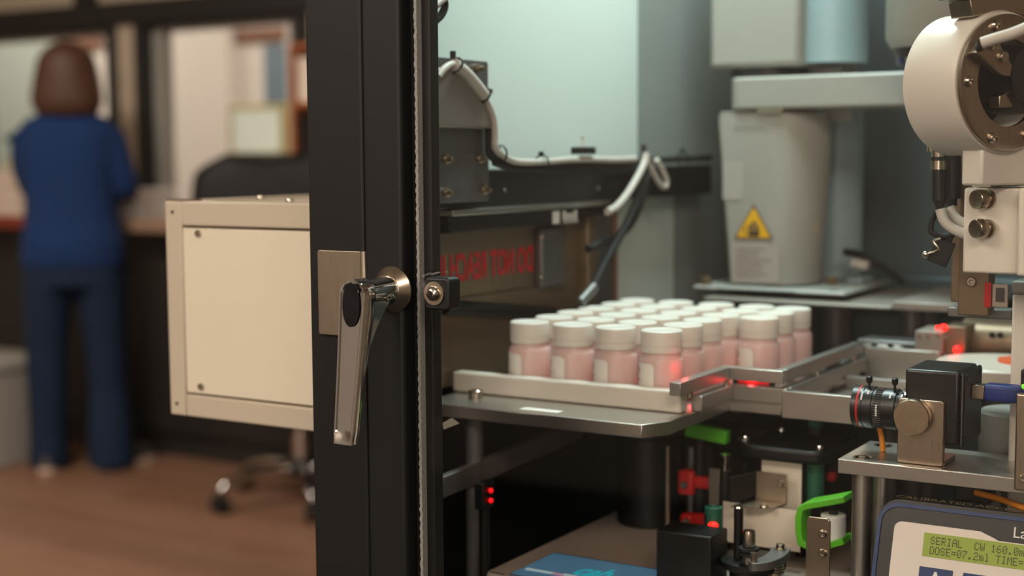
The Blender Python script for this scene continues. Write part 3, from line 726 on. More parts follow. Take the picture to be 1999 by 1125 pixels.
solo('black_cable', MB().tube(cab3, .0032, 10), 'rubber', 'thin wavy black cable lowest in the bundle on the rail', 'cable', cab3[2])
for (x_, y_, top) in ((888, 128, (886, 104)), (943, 186, (958, 178)), (976, 300, (974, 290)), (1058, 318, (1058, 300)), (1260, 312, (1258, 286)), (1333, 310, (1334, 294))):
    p = at(x_, y_, X=XK - .001); q = at(*top, X=XK)
    tie = MB().lathe([(.0078, -.0012), (.0084, -.0012), (.0084, .0012), (.0078, .0012), (.0078, -.0012)], p, (0.1, 1, -.7 if x_ < 960 else .05), 20, cap=False)
    tie.box(p.x - .002, p.x + .002, q.y - .0018, q.y + .0018, min(p.z + .006, q.z - .002), q.z + .002)
    if q.y - p.y > .004: tie.tube([p + V((0, .005, .003)), q], .0014, 6, 1)
    where = {888: 'at the start of the arch', 943: 'at the end of the pale sleeve', 976: 'at the foot of the arch', 1058: 'left of the black clip block', 1260: 'where the white loop leaves the bundle', 1333: 'at the far end of the bundle'}[x_]
    solo('zip_tie', tie, 'rubber', 'black zip tie ' + where, 'zip tie', p, group='zip ties on the cables')
a = at(1127, 287, X=XK); b = at(1154, 301, X=XK)
T = thing('cable_clip', 'black clip block with a thin pin standing on the cable bundle', 'clip', ((a + b) / 2))
obj('clip_block', MB().box(XK - .008, XK + .006, a.y, b.y, b.z, a.z), 'blackp', T, .001)
m_ = at(1137, 268, X=XK); obj('clip_pin', MB().cyl((m_.x, m_.y, a.z), m_, .0007, n=8).ball(m_, .0018, 10), 'nickel', T)
# hanging white loop and black hoses
wl = path([(1262, 300), (1258, 318), (1245, 345), (1225, 378), (1205, 402), (1186, 414)], -0.7020)
solo('white_cable', MB().tube(wl, .0040, 10), 'cwhite', 'white cable running down from the bundle to the sensor bar', 'cable', wl[2])
wl2 = path([(1262, 306), (1272, 330), (1286, 356), (1298, 366), (1301, 352), (1292, 330), (1282, 312)], -0.7040)
solo('white_cable', MB().tube(wl2, .0030, 10), 'cwhite', 'white cable in a hanging loop right of the straight one', 'cable', wl2[2])
bl = path([(1258, 322), (1252, 355), (1240, 400), (1222, 440), (1200, 478), (1178, 520), (1160, 560), (1142, 596)], -0.7060)
solo('black_hose', MB().tube(bl, .0048, 10), 'rubber', 'long black hose hanging from the bundle behind the bottles', 'hose', bl[3])
bl2 = path([(1270, 322), (1262, 360), (1250, 400), (1228, 442), (1200, 464), (1172, 476), (1148, 486)], -0.7120)
solo('black_hose', MB().tube(bl2, .0044, 10), 'rubber', 'black hose bending left with a connector at its end', 'hose', bl2[3])
cn = MB().cyl(at(1160, 560, X=-0.7030), at(1132, 592, X=-0.7030), .0055); solo('hose_connector', cn, 'aludark', 'grey metal connector at the lower end of the long hose', 'connector', at(1146, 576, X=-0.7030), .001)
# cables in the top corner beside the frame
tc_ = path([(850, 40), (862, 28), (868, 10), (862, -20)], -0.6900)
solo('black_cable', MB().tube(tc_, .0035, 10), 'rubber', 'short black cable in the top corner beside the door frame', 'cable', tc_[1])
tc_ = path([(850, 12), (866, -2), (885, -18)], -0.6850)
solo('grey_cable', MB().tube(tc_, .003, 10), 'cwhite', 'short grey cable in the top corner beside the door frame', 'cable', tc_[1])

# ================================================================== bottle tray
ZP = .957
T = thing('tray_plate', 'thick aluminium plate with chamfered corner that carries the bottles', 'plate', (-.6, 1.2, ZP - .011))
px1 = -.468
poly = [(-.7440, 1.0505), (-.518, 1.0505), (-.505, 1.0765), (-.505, 1.206), (-.455, 1.206), (-.455, 1.43), (-.7440, 1.43)]
obj('plate', MB().prism(poly, ZP - .0115, ZP), 'alu', T, .0008)
for i, (px_, py_) in enumerate(((930, 850), (940, 1100))):
    pass
lx = at(930, 900, Y=1.075)
for p in ((lx.x, 1.072), (-.53, 1.418), (-.70, 1.40)): obj('leg', MB().cyl((p[0], p[1], .7205), (p[0], p[1], ZP - .0117), .0082, n=28), 'aludark', T)
sp = at(929, 778, Z=ZP)
obj('cap_screw', MB().lathe([(.0068, .0003), (.0068, .0075), (.0062, .008), (.0036, .008), (.0034, .004), (0, .004)], (sp.x, sp.y, ZP), (0, 0, 1), 24), 'screw', T)
a = at(1024, 797, Z=ZP); b = at(1090, 807, Z=ZP)
lab(obj('sticker', MB().box(a.x, b.x, a.y - .009, a.y + .002, ZP + .0002, ZP + .0006), 'label', T), 'small white sticker')
T = thing('acetal_rail', 'white plastic rail along the front of the bottle tray', 'rail', (-.62, 1.12, ZP))
x1 = at(1352, 800, Z=ZP).x
obj('rail', MB().box(-.7485, x1, 1.112, 1.127, ZP + .0003, ZP + .0195), 'delrin', T, .002)
# aluminium guide rails: upper path along Y, X, Y again ; lower stage under it
def gpath(off, z0, z1, name, mat, parent):
    segs = (((-.5135 + off, 1.094), (-.5135 + off, 1.2005)), ((-.5130 + off, 1.2005), (-.4625 + off, 1.2005)), ((-.4625 + off, 1.2005), (-.4625 + off, 1.43)))
    th = .0105
    o1 = obj(name, MB().box(-.5135 + off, -.5135 + off + th, 1.094 if off == 0 else 1.13, 1.2004, z0, z1), 'aluy', parent, .0006)
    o2 = obj(name, MB().box(-.5135 + off, -.4625 + off + th, 1.2006, 1.2006 + th, z0, z1), 'alu', parent, .0006)
    o3 = obj(name, MB().box(-.4625 + off, -.4625 + off + th, 1.2006 + th + .0002, 1.43, z0, z1), 'aluy', parent, .0006)
T = thing('guide_rail', 'stepped aluminium guide rail on the right side of the bottle tray', 'rail', (-.49, 1.25, ZP))
zr = at(1345, 757, X=-.503).z
gpath(0, ZP + .0185, ZP + .0300, 'upper_guide', 'alu', T)
gpath(.004, ZP + .0003, ZP + .0140, 'lower_guide', 'alu', T)
for p in ((-.507, 1.11), (-.507, 1.19), (-.458, 1.30), (-.458, 1.41)): obj('spacer', MB().cyl((p[0] + .003, p[1] + .006 if p[1] < 1.2 else p[1], ZP + .0142), (p[0] + .003, p[1] + .006 if p[1] < 1.2 else p[1], ZP + .0184), .003), 'screw', T)
T = thing('light_barrier', 'small red light barrier emitter inside the stepped guide rail', 'sensor', (-.487, 1.2045, ZP))
obj('emitter_lens', MB().box(-.500, -.470, 1.2125, 1.2150, ZP + .0146, ZP + .0164), pm('red_glow_window', (200, 16, 22), .4, emis=.5), T)
obj('emitter_body', MB().box(-.506, -.4665, 1.2152, 1.2195, ZP + .0003, ZP + .0182), 'blackp', T)

# ---------------- bottles
def make_bottle(o, label):
    T = thing('bottle', label, 'bottle', o, 'white capped pink bottles on the tray')
    o = V(o)
    rb = .0200
    obj('bottle_body', MB().lathe([(rb - .003, 0), (rb - .0008, .0010), (rb, .003), (rb, .0405), (rb - .0006, .0425), (rb - .0025, .0450), (.0172, .0468), (.0165, .0475), (.0165, .050)], o, (0, 0, 1), 40), 'bottle', T)
    cp = MB(); n = 72; R = []
    prof = [(.0160, .0478), (.0184, .0478), (.0186, .0485), (.0186, .0528), (.0180, .0532), (.0180, .0536), (.0187, .0541), (.0187, .0655), (.0184, .0666), (.0172, .0674), (.0166, .0674), (.0160, .0670), (0, .0670)]
    for r, h in prof:
        R.append([o + V((r * cos(2 * pi * i / n) * (1 + (.004 if i % 2 and .054 < h < .066 else 0)), r * sin(2 * pi * i / n) * (1 + (.004 if i % 2 and .054 < h < .066 else 0)), h)) for i in range(n)])
    obj('cap', cp.rings(R), 'cap', T)
    a0, a1 = radians(-84), radians(-178); n = 16; lb = MB(); R = []
    for z in (.0030, .0385):
        pass
    for i in range(n + 1):
        a = a0 + (a1 - a0) * i / n; e = min(i, n - i); zc = .0022 if e == 0 else .0006 if e == 1 else 0
        R.append([o + V((rr * cos(a), rr * sin(a), z)) for rr, z in ((rb + .0003, .002 + zc), (rb + .0003, .0385 - zc), (rb + .00005, .0385 - zc), (rb + .00005, .002 + zc))])
    l_ = obj('bottle_label', lb.rings(R), 'label', T)
    pk = MB()
    for z, L_ in ((.034, 9), (.0315, 14), (.029, 11), (.0225, 13), (.008, 10), (.0055, 6)):
        b0 = -146; R = []
        for i in range(5):
            a = radians(b0 + 19 - L_ + L_ * i / 4 - (19 - L_))
            R.append([o + V(((rb + .00045) * cos(a), (rb + .00045) * sin(a), zz)) for zz in (z, z + .0010)])
        pk.rings(R, cap=False, closed=False)
    obj('print', pk, 'ink', l_)
    return T
ordn = ['first', 'second', 'third', 'fourth', 'fifth', 'sixth']
colx = [-.6850, -.6385, -.5930, -.5475, -.5090]
coly = [1.1490, 1.1945, 1.2400, 1.2850, 1.3310, 1.3765]
def blabel(c, r):
    rn = ['front row', 'second row', 'third row', 'fourth row', 'fifth row', 'back row'][r]
    cn_ = ['leftmost column', 'second column from the left', 'third column from the left', 'fourth column from the left', 'rightmost column by the stepped rail'][c]
    return 'pink bottle with white cap in the %s, %s' % (rn, cn_)
proto = None
for r in range(6):
    for c in range(5):
        if c == 4 and r < 3: continue
        jx, jy = random.uniform(-.0008, .0008), random.uniform(-.0008, .0008)
        loc = (colx[c] + jx, coly[r] + jy, ZP + .0004)
        if proto is None:
            proto = make_bottle(loc, blabel(c, r)); continue
        t_ = proto.copy(); COL.objects.link(t_); t_.location = loc; t_['label'] = blabel(c, r)
        for ch in proto.children:
            q = ch.copy(); COL.objects.link(q); q.parent = t_
            for g in ch.children:
                h = g.copy(); COL.objects.link(h); h.parent = q
# red glow of the bottle sensors
def redlamp(name, p, e, r=.004):
    l = bpy.data.lights.new(name, 'POINT'); l.energy = e; l.color = (1, .04, .05); l.shadow_soft_size = r
    o = bpy.data.objects.new(name, l); COL.objects.link(o); o.location = p
redlamp('barrier_glow', (-.486, 1.2095, ZP + .0165), .004, .002)
redlamp('barrier_spot', (-.5185, 1.1365, ZP + .036), .005, .002)
for c in range(4): redlamp('tray_glow', (colx[c] + .0228, 1.162, ZP + .004), .0014, .002)
redlamp('tray_glow', (colx[3] + .021, 1.262, ZP + .006), .0014, .002)

# ================================================================== trough / funnel tray right of the bottles
T = thing('outfeed_trough', 'shallow aluminium trough leading from guide rail to the turntable', 'trough', (-.35, 1.3, .95))
ZT = ZP - .0115
obj('trough_floor', MB().box(-.4515, -.375, 1.2065, 1.44, ZT, ZT + .003), 'alu', T, .0005)
obj('trough_front', MB().box(-.4515, -.375, 1.197, 1.2060, ZT, ZP + .013), 'alu', T, .0006)
obj('trough_back', MB().box(-.4515, -.375, 1.436, 1.445, ZT, ZP + .024), 'alu', T, .0006)
obj('trough_bar', MB().box(-.447, -.376, 1.36, 1.372, ZT + .0032, ZP + .004), 'aluy', T, .0005)
obj('leg', MB().cyl((-.42, 1.418, .7205), (-.42, 1.418, ZT - .0002), .008), 'aludark', T)
# pusher slide blocks at the trough end
def pbox(mb, px0, px1, y0, y1, Y, d):
    a = at(px0, y0, Y=Y); b = at(px1, y1, Y=Y); return mb.box(a.x, b.x, Y, Y + d, b.z, a.z)
YS = 1.47
T = thing('pusher_slide', 'dark grey pusher slide block with screws at the end of trough', 'slide', at(1735, 700, Y=YS))
obj('slide_block', pbox(MB(), 1672, 1790, 662, 702, YS, .05), 'aludark', T, .002)
obj('slide_front', pbox(MB(), 1684, 1760, 672, 696, YS - .006, .0055), 'alu', T, .001)
obj('slide_base', pbox(MB(), 1600, 1830, 703, 724, YS - .01, .07), 'aludark', T, .001)
for px_ in (1706, 1738): obj('slide_notch', pbox(MB(), px_ - 5, px_ + 6, 672, 680, YS - .0066, .0006), 'hole', T)
YB = 1.44
T = thing('sensor_block', 'grey metal block with two glowing red lights by the turntable', 'sensor', at(1830, 700, Y=YB))
obj('block', pbox(MB(), 1786, 1840, 645, 704, YB, .05), 'robotbase', T, .0015)
obj('block_arm', pbox(MB(), 1841, 1885, 636, 700, YB + .006, .04), 'bronze', T, .0015)
for px_, py_ in ((1796, 657), (1812, 656), (1832, 655), (1847, 659), (1846, 693)): obj('block_screw', screw_mb(MB(), at(px_, py_, Y=YB if px_ < 1840 else YB + .006), NY, .0026, .0015), 'screw', T)
for px_, py_, r in ((1842, 640, .0034), (1868, 683, .0036), (1830, 640, .002)):
    obj('red_light', MB().ball(at(px_, py_, Y=YB - .002), r, 12), 'led', T)
redlamp('sensor_glow', at(1858, 690, Y=YB - .02), .004)
T = thing('turntable', 'brown metal drum with white disc and painted orange reflection at right', 'turntable', at(1930, 730, Y=1.40))
tcn = at(1950, 722, Y=1.42)
obj('drum', MB().cyl(at(1886, 668, Y=1.50), at(1886, 668, Y=1.50) + V((.22, 0, 0)), .027, n=32), 'bronze', T)
for px_ in (1937, 1953): obj('drum_hole', MB().cyl(at(px_, 654, Y=1.4725), at(px_, 654, Y=1.4725) + V((0, -.0016, 0)), .003, n=12), 'hole', T)
obj('disc', MB().lathe([(.06, -.018), (.062, -.016), (.062, -.002), (.060, 0), (0, 0)], tcn + V((.01, -.03, .012)), (0, 0, 1), 48), 'delrin', T)
obj('orange_reflection', MB().lathe([(.024, .0003), (.024, .003), (0, .003)], tcn + V((.028, -.022, .012)), (0, 0, 1), 32), 'orange_refl', T)  # orange reflection on the white disc, put in as a coloured part
obj('spindle', MB().cyl((tcn.x + .01, tcn.y - .03, .7205), (tcn.x + .01, tcn.y - .03, tcn.z - .0062), .02), 'aludark', T)

# ================================================================== robot
YR = 1.52
T = thing('industrial_robot', 'pale grey industrial robot with horizontal arm and yellow warning triangle behind the bottles', 'robot', at(1540, 605, Y=YR))
obj('base_plate', pbox(MB(), 1372, 1740, 580, 606, YR - .02, .20), 'robotbase', T, .002)
obj('base_plate', pbox(MB(), 1742, 1870, 588, 612, YR - .018, .19), 'robotbase', T, .002)
obj('foot_flange', pbox(MB(), 1352, 1650, 557, 579, YR + .0, .17), 'robot', T, .003)
obj('flange_slot', pbox(MB(), 1398, 1552, 566, 570, YR - .0006, .0006), 'hole', T)
for px_ in (1378, 1624): obj('flange_bolt', MB().lathe([(.007, 0), (.007, .009), (.005, .0095), (0, .0095)], at(px_, 556, Y=YR + .012), (0, 0, 1), 6), 'bronze', T)
bpz = at(1540, 606, Y=YR - .02).z
for p in ((-.69, 1.60), (-.45, 1.60), (-.69, 1.66), (-.45, 1.66)): obj('base_leg', MB().cyl((p[0], p[1], .7205), (p[0], p[1], bpz + .0005), .012), 'aludark', T)
def loft_px(rows, Y, depth, n=9, kind='D'):
    """rows: (py, px_left, px_right) ; D-shaped plan: flat front, round right side"""
    R = []
    for py_, l, r in rows:
        a = at(l, py_, Y=Y); b = at(r, py_, Y=Y); wv = b.x - a.x; z = at((l + r) / 2, py_, Y=Y).z
        rr = min(.060, wv * .5)
        ring = [(a.x + .003, Y), ]
        cx_, cy_ = b.x - rr, Y + rr
        for i in range(n + 1):
            t = -pi / 2 + (pi) * i / n
            ring.append((cx_ + rr * cos(t), cy_ + rr * sin(t) * (depth / (2 * rr))) if False else (cx_ + rr * cos(t), Y + depth / 2 + depth / 2 * sin(t)))
        ring += [(a.x + .003, Y + depth), (a.x, Y + depth - .003), (a.x, Y + .003)]
        R.append([(x_, y_, z) for x_, y_ in ring])
    return R
YRc = YR + .02
rows = [(556.2, 1424, 1567), (470, 1418, 1575), (380, 1411, 1581), (290, 1405, 1587), (240, 1401, 1590), (222, 1402, 1586)]
obj('column_body', MB().rings(loft_px(rows, YRc, .11)), 'robot', T)
obj('column_collar', MB().rings(loft_px([(221, 1404, 1560), (216.5, 1404, 1560)], YRc + .004, .10)), 'robot', T)
a = at(1480, 222, Y=YRc); obj('collar_clip', MB().box(a.x, a.x + .03, YRc - .004, YRc - .0005, a.z - .001, a.z + .006), 'nickel', T, .001)
tri = [at(1468, 398, Y=YRc), at(1433, 467, Y=YRc), at(1510, 467, Y=YRc)]
zb = (tri[1].z + tri[2].z) / 2; c3 = V(((tri[1].x + tri[2].x) / 2, YRc, zb))
xs = (tri[2].x - tri[1].x) / 2; hh = tri[0].z - zb
def rtri(xs, hh, z0, k=.0022):
    pts = []
    base = [(-xs, z0), (xs, z0), (0, z0 + hh)]
    for i in range(3):
        p = V(base[i]); q = (V(base[i - 1]) - p).normalized(); r_ = (V(base[(i + 1) % 3]) - p).normalized()
        pts += [tuple(p + q * k), tuple(p + (q + r_) * k * .33), tuple(p + r_ * k)]
    return pts
fr = FRONT((c3.x, YRc, zb))
tb = obj('triangle_border', MB(fr).prism(rtri(xs, hh, 0), .0003, .0008), 'ink', T)
ts = obj('warning_triangle', MB(fr).prism(rtri(xs * .87, hh * .87, hh * .045), .0009, .0012), 'yellow', T)
sy = MB(fr)
for i, (x0, x1_, y0, y1) in enumerate(((-.2, -.1, .12, .42), (-.06, .04, .12, .52), (.08, .17, .12, .48), (.20, .28, .12, .36))): sy.box(x0 * xs * 1.1, x1_ * xs * 1.1, y0 * hh, y1 * hh, .0013, .0016)
sy.box(-.24 * xs, .30 * xs, .08 * hh, .20 * hh, .0013, .0016)
for a in range(6): sy.add([(-.32 * xs + cos(a) * .10 * xs, .24 * hh + sin(a) * .1 * hh, .0014), (-.32 * xs + cos(a + .5) * .26 * xs, .24 * hh + sin(a + .5) * .15 * hh, .0014), (-.32 * xs + cos(a + 1) * .10 * xs, .24 * hh + sin(a + 1) * .1 * hh, .0014)], [(0, 1, 2)])
obj('hand_symbol', sy, 'ink', ts)
# pale info labels
a = at(1432, 476, Y=YRc - .0006); b = at(1520, 552, Y=YRc - .0006)
il = obj('info_label', MB().box(a.x, b.x, YRc - .0006, YRc - .0002, b.z, a.z), pm('faded_label', (166, 158, 150), .5, var=.06, scale=120), T)
ln = MB()
for i in range(9):
    z = a.z - .004 - i * (a.z - b.z - .006) / 9; ln.box(a.x + .003, a.x + (b.x - a.x) * random.uniform(.5, .93), YRc - .0010, YRc - .0007, z - .0012, z)
obj('label_lines', ln, pm('faded_lines', (148, 136, 130), .6), il)
a = at(1405, 315, Y=YRc - .0006); b = at(1450, 390, Y=YRc - .0006)
il = obj('info_label', MB().box(a.x + .004, b.x, YRc - .0006, YRc - .0002, b.z, a.z), pm('faded_label_b', (164, 160, 152), .5), T)
a = at(1432, 245, Y=YRc - .0006); b = at(1500, 252, Y=YRc - .0006); ln = MB()
for i in range(7):
    f = a.x + (b.x - a.x) * i / 7; ln.box(f, f + (b.x - a.x) * .09, YRc - .0007, YRc - .0003, b.z, a.z)
obj('embossed_marks', ln, pm('faint_marks', (140, 138, 130), .5), T)
p = at(1600, 430, Y=1.59); obj('small_badge', MB().box(p.x - .002, p.x + .001, p.y - .012, p.y + .012, p.z - .012, p.z + .012), 'yellow', T)
pc = at(1634, 545, Y=1.72); zt_p = at(1640, 212, Y=1.72).z
obj('pillar_tube', MB().cyl((pc.x, 1.72, at(1640, 557, Y=1.72).z), (pc.x, 1.72, zt_p), .030, n=32), 'robotb', T, .002)
obj('pillar_foot', MB().lathe([(.046, 0), (.046, .010), (.036, .022), (.031, .024)], (pc.x, 1.72, at(1640, 573, Y=1.72).z), (0, 0, 1), 32), 'robotb', T)
obj('pillar_cap', MB().box(pc.x - .010, pc.x + .022, 1.688, 1.715, zt_p - .016, zt_p + .004), 'white', T, .002)
obj('pillar_shaft', MB().cyl((pc.x, 1.72, .7205), (pc.x, 1.72, at(1640, 573, Y=1.72).z), .02), 'aludark', T)
a = at(1420, 152, Y=YRc - .005); b = at(1790, 200, Y=YRc - .005); zA0 = at(1500, 213, Y=YRc - .005).z; zA1 = at(1500, 149, Y=YRc - .005).z
obj('arm_beam', MB().ellrings([(0, 0, 0, 1, 1)], 4) if False else MB(frame((0, 0, 0), (1, 0, 0), (0, 1, 0))).prism(rrect(a.x, b.x + .03, YRc - .005, YRc + .095, .018), zA0, zA1), 'robot', T, .003)
a = at(1385, 2, Y=YRc + .01); b = at(1560, 130, Y=YRc + .01)
zb0 = at(1470, 131, Y=YRc + .01).z
obj('block_body', MB().box(a.x, b.x, YRc + .01, YRc + .13, zb0, 1.55), 'robot', T, .006, 3)
obj('block_neck', MB().cyl(((a.x + b.x) / 2, YRc + .06, zA1 + .0002), ((a.x + b.x) / 2, YRc + .06, zb0 - .0002), .045, n=32), 'blackp', T)
obj('block_shell', MB().cyl((b.x + .012, YRc + .075, zb0 + .004), (b.x + .012, YRc + .075, 1.55), .045, n=32), 'robotb', T)
obj('cover_screw', screw_mb(MB(), at(1566, 58, Y=YRc + .03), (1, -1, 0), .003), 'nickel', T)
c = at(1634, 60, Y=1.66)
obj('tube', MB().cyl((c.x, c.y, at(1634, 128, Y=1.66).z), (c.x, c.y, 1.56), .017, n=28), 'robotb', T)
obj('tube_foot', MB().lathe([(.024, 0), (.024, .008), (.018, .010)], (c.x, c.y, at(1634, 132, Y=1.66).z), (0, 0, 1), 28), 'white', T)
obj('tube_bracket', MB().box(c.x - .02, c.x + .02, YRc + .08, c.y + .02, zA1 - .03, at(1634, 132, Y=1.66).z - .0002), 'robot', T, .002)
# second motor housing behind the dispensing head
c = at(1842, 60, Y=1.50); zm = at(1760, 92, Y=1.46).z
obj('housing', MB().lathe([(.052, 0), (.058, .010), (.058, .26), (.05, .27)], (c.x, c.y, zm), (0, 0, 1), 40), 'robot', T)
obj('underside', MB().lathe([(.040, -.012), (.047, -.010), (.051, -.0005)], (c.x, c.y, zm), (0, 0, 1), 36), 'blackg', T)
for i in range(10):
    an = radians(190 + i * 22); obj('connector', MB().cyl((c.x + .043 * cos(an), c.y + .043 * sin(an), zm - .010), (c.x + .043 * cos(an), c.y + .043 * sin(an), zm - .016), .0038, n=10), 'blue' if i % 3 == 1 else 'aludark', T)
obj('neck', MB().cyl((c.x, c.y, zA1 - .02), (c.x, c.y, zm - .0122), .022, n=24), 'white', T)
# clutter behind: loose wires and white block on back ledge
p = at(1690, 520, Y=1.66)
solo('loose_wire', MB().tube([at(1650, 492, Y=1.66), at(1680, 498, Y=1.65), at(1705, 512, Y=1.65), at(1740, 534, Y=1.65), at(1765, 552, Y=1.65)], .0045, 8), 'rubber', 'dark loose wire curving behind the robot pillar', 'wire', p)
solo('wire_plug', MB().tube([at(1664, 513, Y=1.64), at(1695, 520, Y=1.64)], .006, 10, 1), 'white', 'small white plug on the loose wire', 'plug', p)
a = at(1655, 540, Y=1.64)
T = thing('valve_block', 'small white block standing right of the robot pillar', 'block', (a.x, 1.66, at(1670, 578, Y=1.63).z))
obj('valve_body', MB().box(a.x, at(1688, 540, Y=1.64).x, 1.63, 1.68, at(1670, 580, Y=1.63).z, a.z), 'robotb', T, .003)
obj('valve_foot', MB().box(a.x - .004, a.x + .03, 1.625, 1.685, at(1670, 586, Y=1.63).z, at(1670, 580, Y=1.63).z - .0002), 'robotb', T, .001)
solo('back_ledge', MB().box(-.687, -.20, 1.772, 1.8295, at(1750, 590, Y=1.70).z, at(1750, 548, Y=1.70).z), pm('teal_grey_ledge', (74, 88, 90), .4, .3, var=.06), 'dark teal grey ledge along foot of the back panel', 'ledge', (-.45, 1.76, .99), .004)

# ================================================================== dispensing head (right edge)
HC = at(1962, 162, Y=1.10)
na = radians(61); hn = V((sin(na), -cos(na), 0)); hx = V((cos(na), sin(na), 0))    # face normal, face horizontal
HF = frame(HC, hx, (0, 0, 1))                                                       # local z = hn ? check sign below
if HF.to_3x3().col[2].dot(hn) < 0: HF = frame(HC, -hx, (0, 0, 1))
sgx = HF.to_3x3().col[0].x                                                         # local +x direction
T = thing('dispensing_head', 'white round dispensing head with bolted metal ring at the right edge', 'machine head', HC)
R0 = .0535
rr_ = [(R0, -.050), (R0, -.004), (R0 - .0015, 0), (.034, 0), (.034, -.03), (0, -.03)]
obj('head_shell', MB(HF).lathe(rr_, (0, 0, 0), (0, 0, 1), 64), 'white', T)
# lower body under the drum
obj('head_neck', MB(HF).prism([(-.020, -.076), (.06, -.076), (.06, -.02), (.02, -.035), (-.006, -.044), (-.020, -.0485)], -.022, -.002), 'white', T, .002)
obj('ring_plate', MB(HF).lathe([(.0505, .0002), (.0505, .003), (.0495, .0036), (.0325, .0036), (.0325, .0002), (.0505, .0002)], (0, 0, 0), (0, 0, 1), 64, cap=False), 'steel', T)
for an in (180, 113, 247, 60, 300, 0):
    p = V((.0425 * cos(radians(an)), .0445 * sin(radians(an)), .0036)); obj('ring_bolt', MB(HF).lathe([(.0042, 0), (.0042, .0012), (.0034, .0036), (.0021, .0036), (.0018, .0014), (0, .0014)], p, (0, 0, 1), 18), 'screw', T)
obj('inner_cavity', MB(HF).lathe([(.0338, -.0296), (.0338, -.029), (0, -.029)], (0, 0, 0), (0, 0, 1), 40), 'hole', T)
obj('sensor_clamp', MB(HF).prism([(-.040, .026), (-.026, .034), (-.006, .012), (-.008, .004), (-.018, .006), (-.044, .020)], .004, .012), 'steel', T, .0008)
for p in ((-.028, .026), (-.017, .018)): obj('clamp_screw', screw_mb(MB(HF), (p[0], p[1], .012), (0, 0, 1), .0042, .003), 'screw', T)
obj('cross_blade', MB(HF).prism([(-.012, -.018), (.002, -.018), (.028, .040), (.026, .046), (.0, -.006), (-.012, -.010)], -.004, .006), 'nickel', T, .0006)
obj('gear_block', MB(HF).lathe([(.026, -.028), (.026, .010), (.022, .012), (0, .012)], (.022, .004, 0), (0, 0, 1), 32), 'blackg', T)
tb_ = [HF @ V(p) for p in ((-.016, .046, .012), (.0, .050, .016), (.02, .062, .018), (.05, .072, .02))]
obj('white_lead', MB().tube([at(1917, 84, Y=1.045), at(1945, 75, Y=1.045), at(1975, 66, Y=1.045), at(2010, 52, Y=1.045)], .0042, 12), 'cwhite', T)
obj('lead_end', MB().cyl(at(1917, 84, Y=1.045), at(1911, 94, Y=1.05), .0034, n=12), 'blackp', T)
# top bracket
tp_ = MB(HF).prism([(-.030, .0475), (-.034, .060), (.03, .072), (.05, .066), (.03, .049), (.0, .0535)], -.026, -.004)
obj('top_saddle', tp_, 'steel', T, .001)
obj('top_block', MB(HF).prism([(-.042, .061), (-.030, .094), (.06, .110), (.06, .072), (.03, .0725), (-.034, .0605)], -.028, 0.0), 'blackp', T, .001)
obj('top_knob', MB(HF).lathe([(.008, 0), (.008, .004), (.004, .005), (0, .005)], (.012, .085, .0002), (0, 0, 1), 20), 'nickel', T)
# acetal carrier with two knurled knobs
YA = 1.115
T = thing('acetal_carrier', 'white plastic carrier plate with two knurled metal knobs under the dispensing head', 'plate', at(1940, 545, Y=YA))
a = at(1882, 367, Y=YA); b = at(1880, 533, Y=YA); cR = at(1990, 372, Y=YA)
obj('carrier_plate', MB().box(a.x, a.x + .0425, YA, YA + .03, b.z, a.z), 'delrin', T, .002)
obj('carrier_plate', MB().box(a.x + .0427, a.x + .11, YA - .012, YA + .03, b.z, a.z + .0005), 'delrin', T, .002)
obj('upper_column', MB().box(a.x + .004, a.x + .10, YA + .008, YA + .05, a.z + .0008, HC.z - .0765), 'white', T, .002)
for px_, py_ in ((1932, 389), (1931, 446)):
    p = at(px_, py_, Y=YA); kn = MB()
    dirn = V((-.62, -1, 0)).normalized()
    kn.lathe([(.0070, .0002), (.0070, .0022), (.0044, .0026), (.0044, .0062)], p, dirn, 20)
    n = 30; u = dirn.orthogonal().normalized(); w_ = dirn.cross(u); R = []
    for r, h in ((.0067, .0062), (.0073, .0067), (.0073, .0138), (.0067, .0146), (.0061, .0144), (0, .0142)):
        R.append([p + dirn * h + (u * cos(2 * pi * i / n) + w_ * sin(2 * pi * i / n)) * r * (1 + (.035 if i % 2 else 0)) for i in range(n)])
    kn.rings(R); obj('knurled_knob', kn, 'nickel', T)
a2 = at(1932, 340, Y=YA - .002); obj('clip', MB().box(a2.x, a2.x + .007, YA + .0005, YA + .0075, a.z + .0007, a2.z), 'aludark', T, .001)
# connectors and leads left of the carrier
YCn = 1.15
T = thing('sensor_connector', 'black round cable connector with ribbed nickel nut hanging below the dispensing head', 'connector', at(1835, 340, Y=YCn))
def vpart(nm, px_, y0, y1, r, mat, par, Y=YCn, n=20, r1=None):
    return obj(nm, MB().cyl(at(px_, y0, Y=Y), at(px_ + .002 * (y1 - y0), y1, Y=Y), r, r1, n=n), mat, par)
vpart('ribbed_nut', 1832, 290, 306, .0055, 'nickel', T); vpart('seal', 1832, 306, 314, .0062, 'rubber', T); vpart('ribbed_nut', 1832, 314, 331, .0060, 'nickel', T); vpart('grip', 1833, 331, 392, .0056, 'blackp', T); vpart('strain_relief', 1834, 392, 408, .0050, 'rubber', T, r1=.003)
vpart('ribbed_nut', 1820, 280, 296, .0045, 'nickel', T, 1.17)
T = thing('sensor_connector', 'second black cable connector half hidden behind the first', 'connector', at(1858, 340, Y=1.175))
vpart('ribbed_nut', 1856, 291, 304, .0058, 'nickel', T, 1.175); vpart('grip', 1858, 304, 388, .0075, 'blackp', T, 1.175); vpart('tail', 1855, 388, 402, .0055, 'rubber', T, 1.175)
wp = [at(x_, y_, Y=1.145) for x_, y_ in ((1836, 408), (1842, 428), (1856, 444), (1884, 458))]
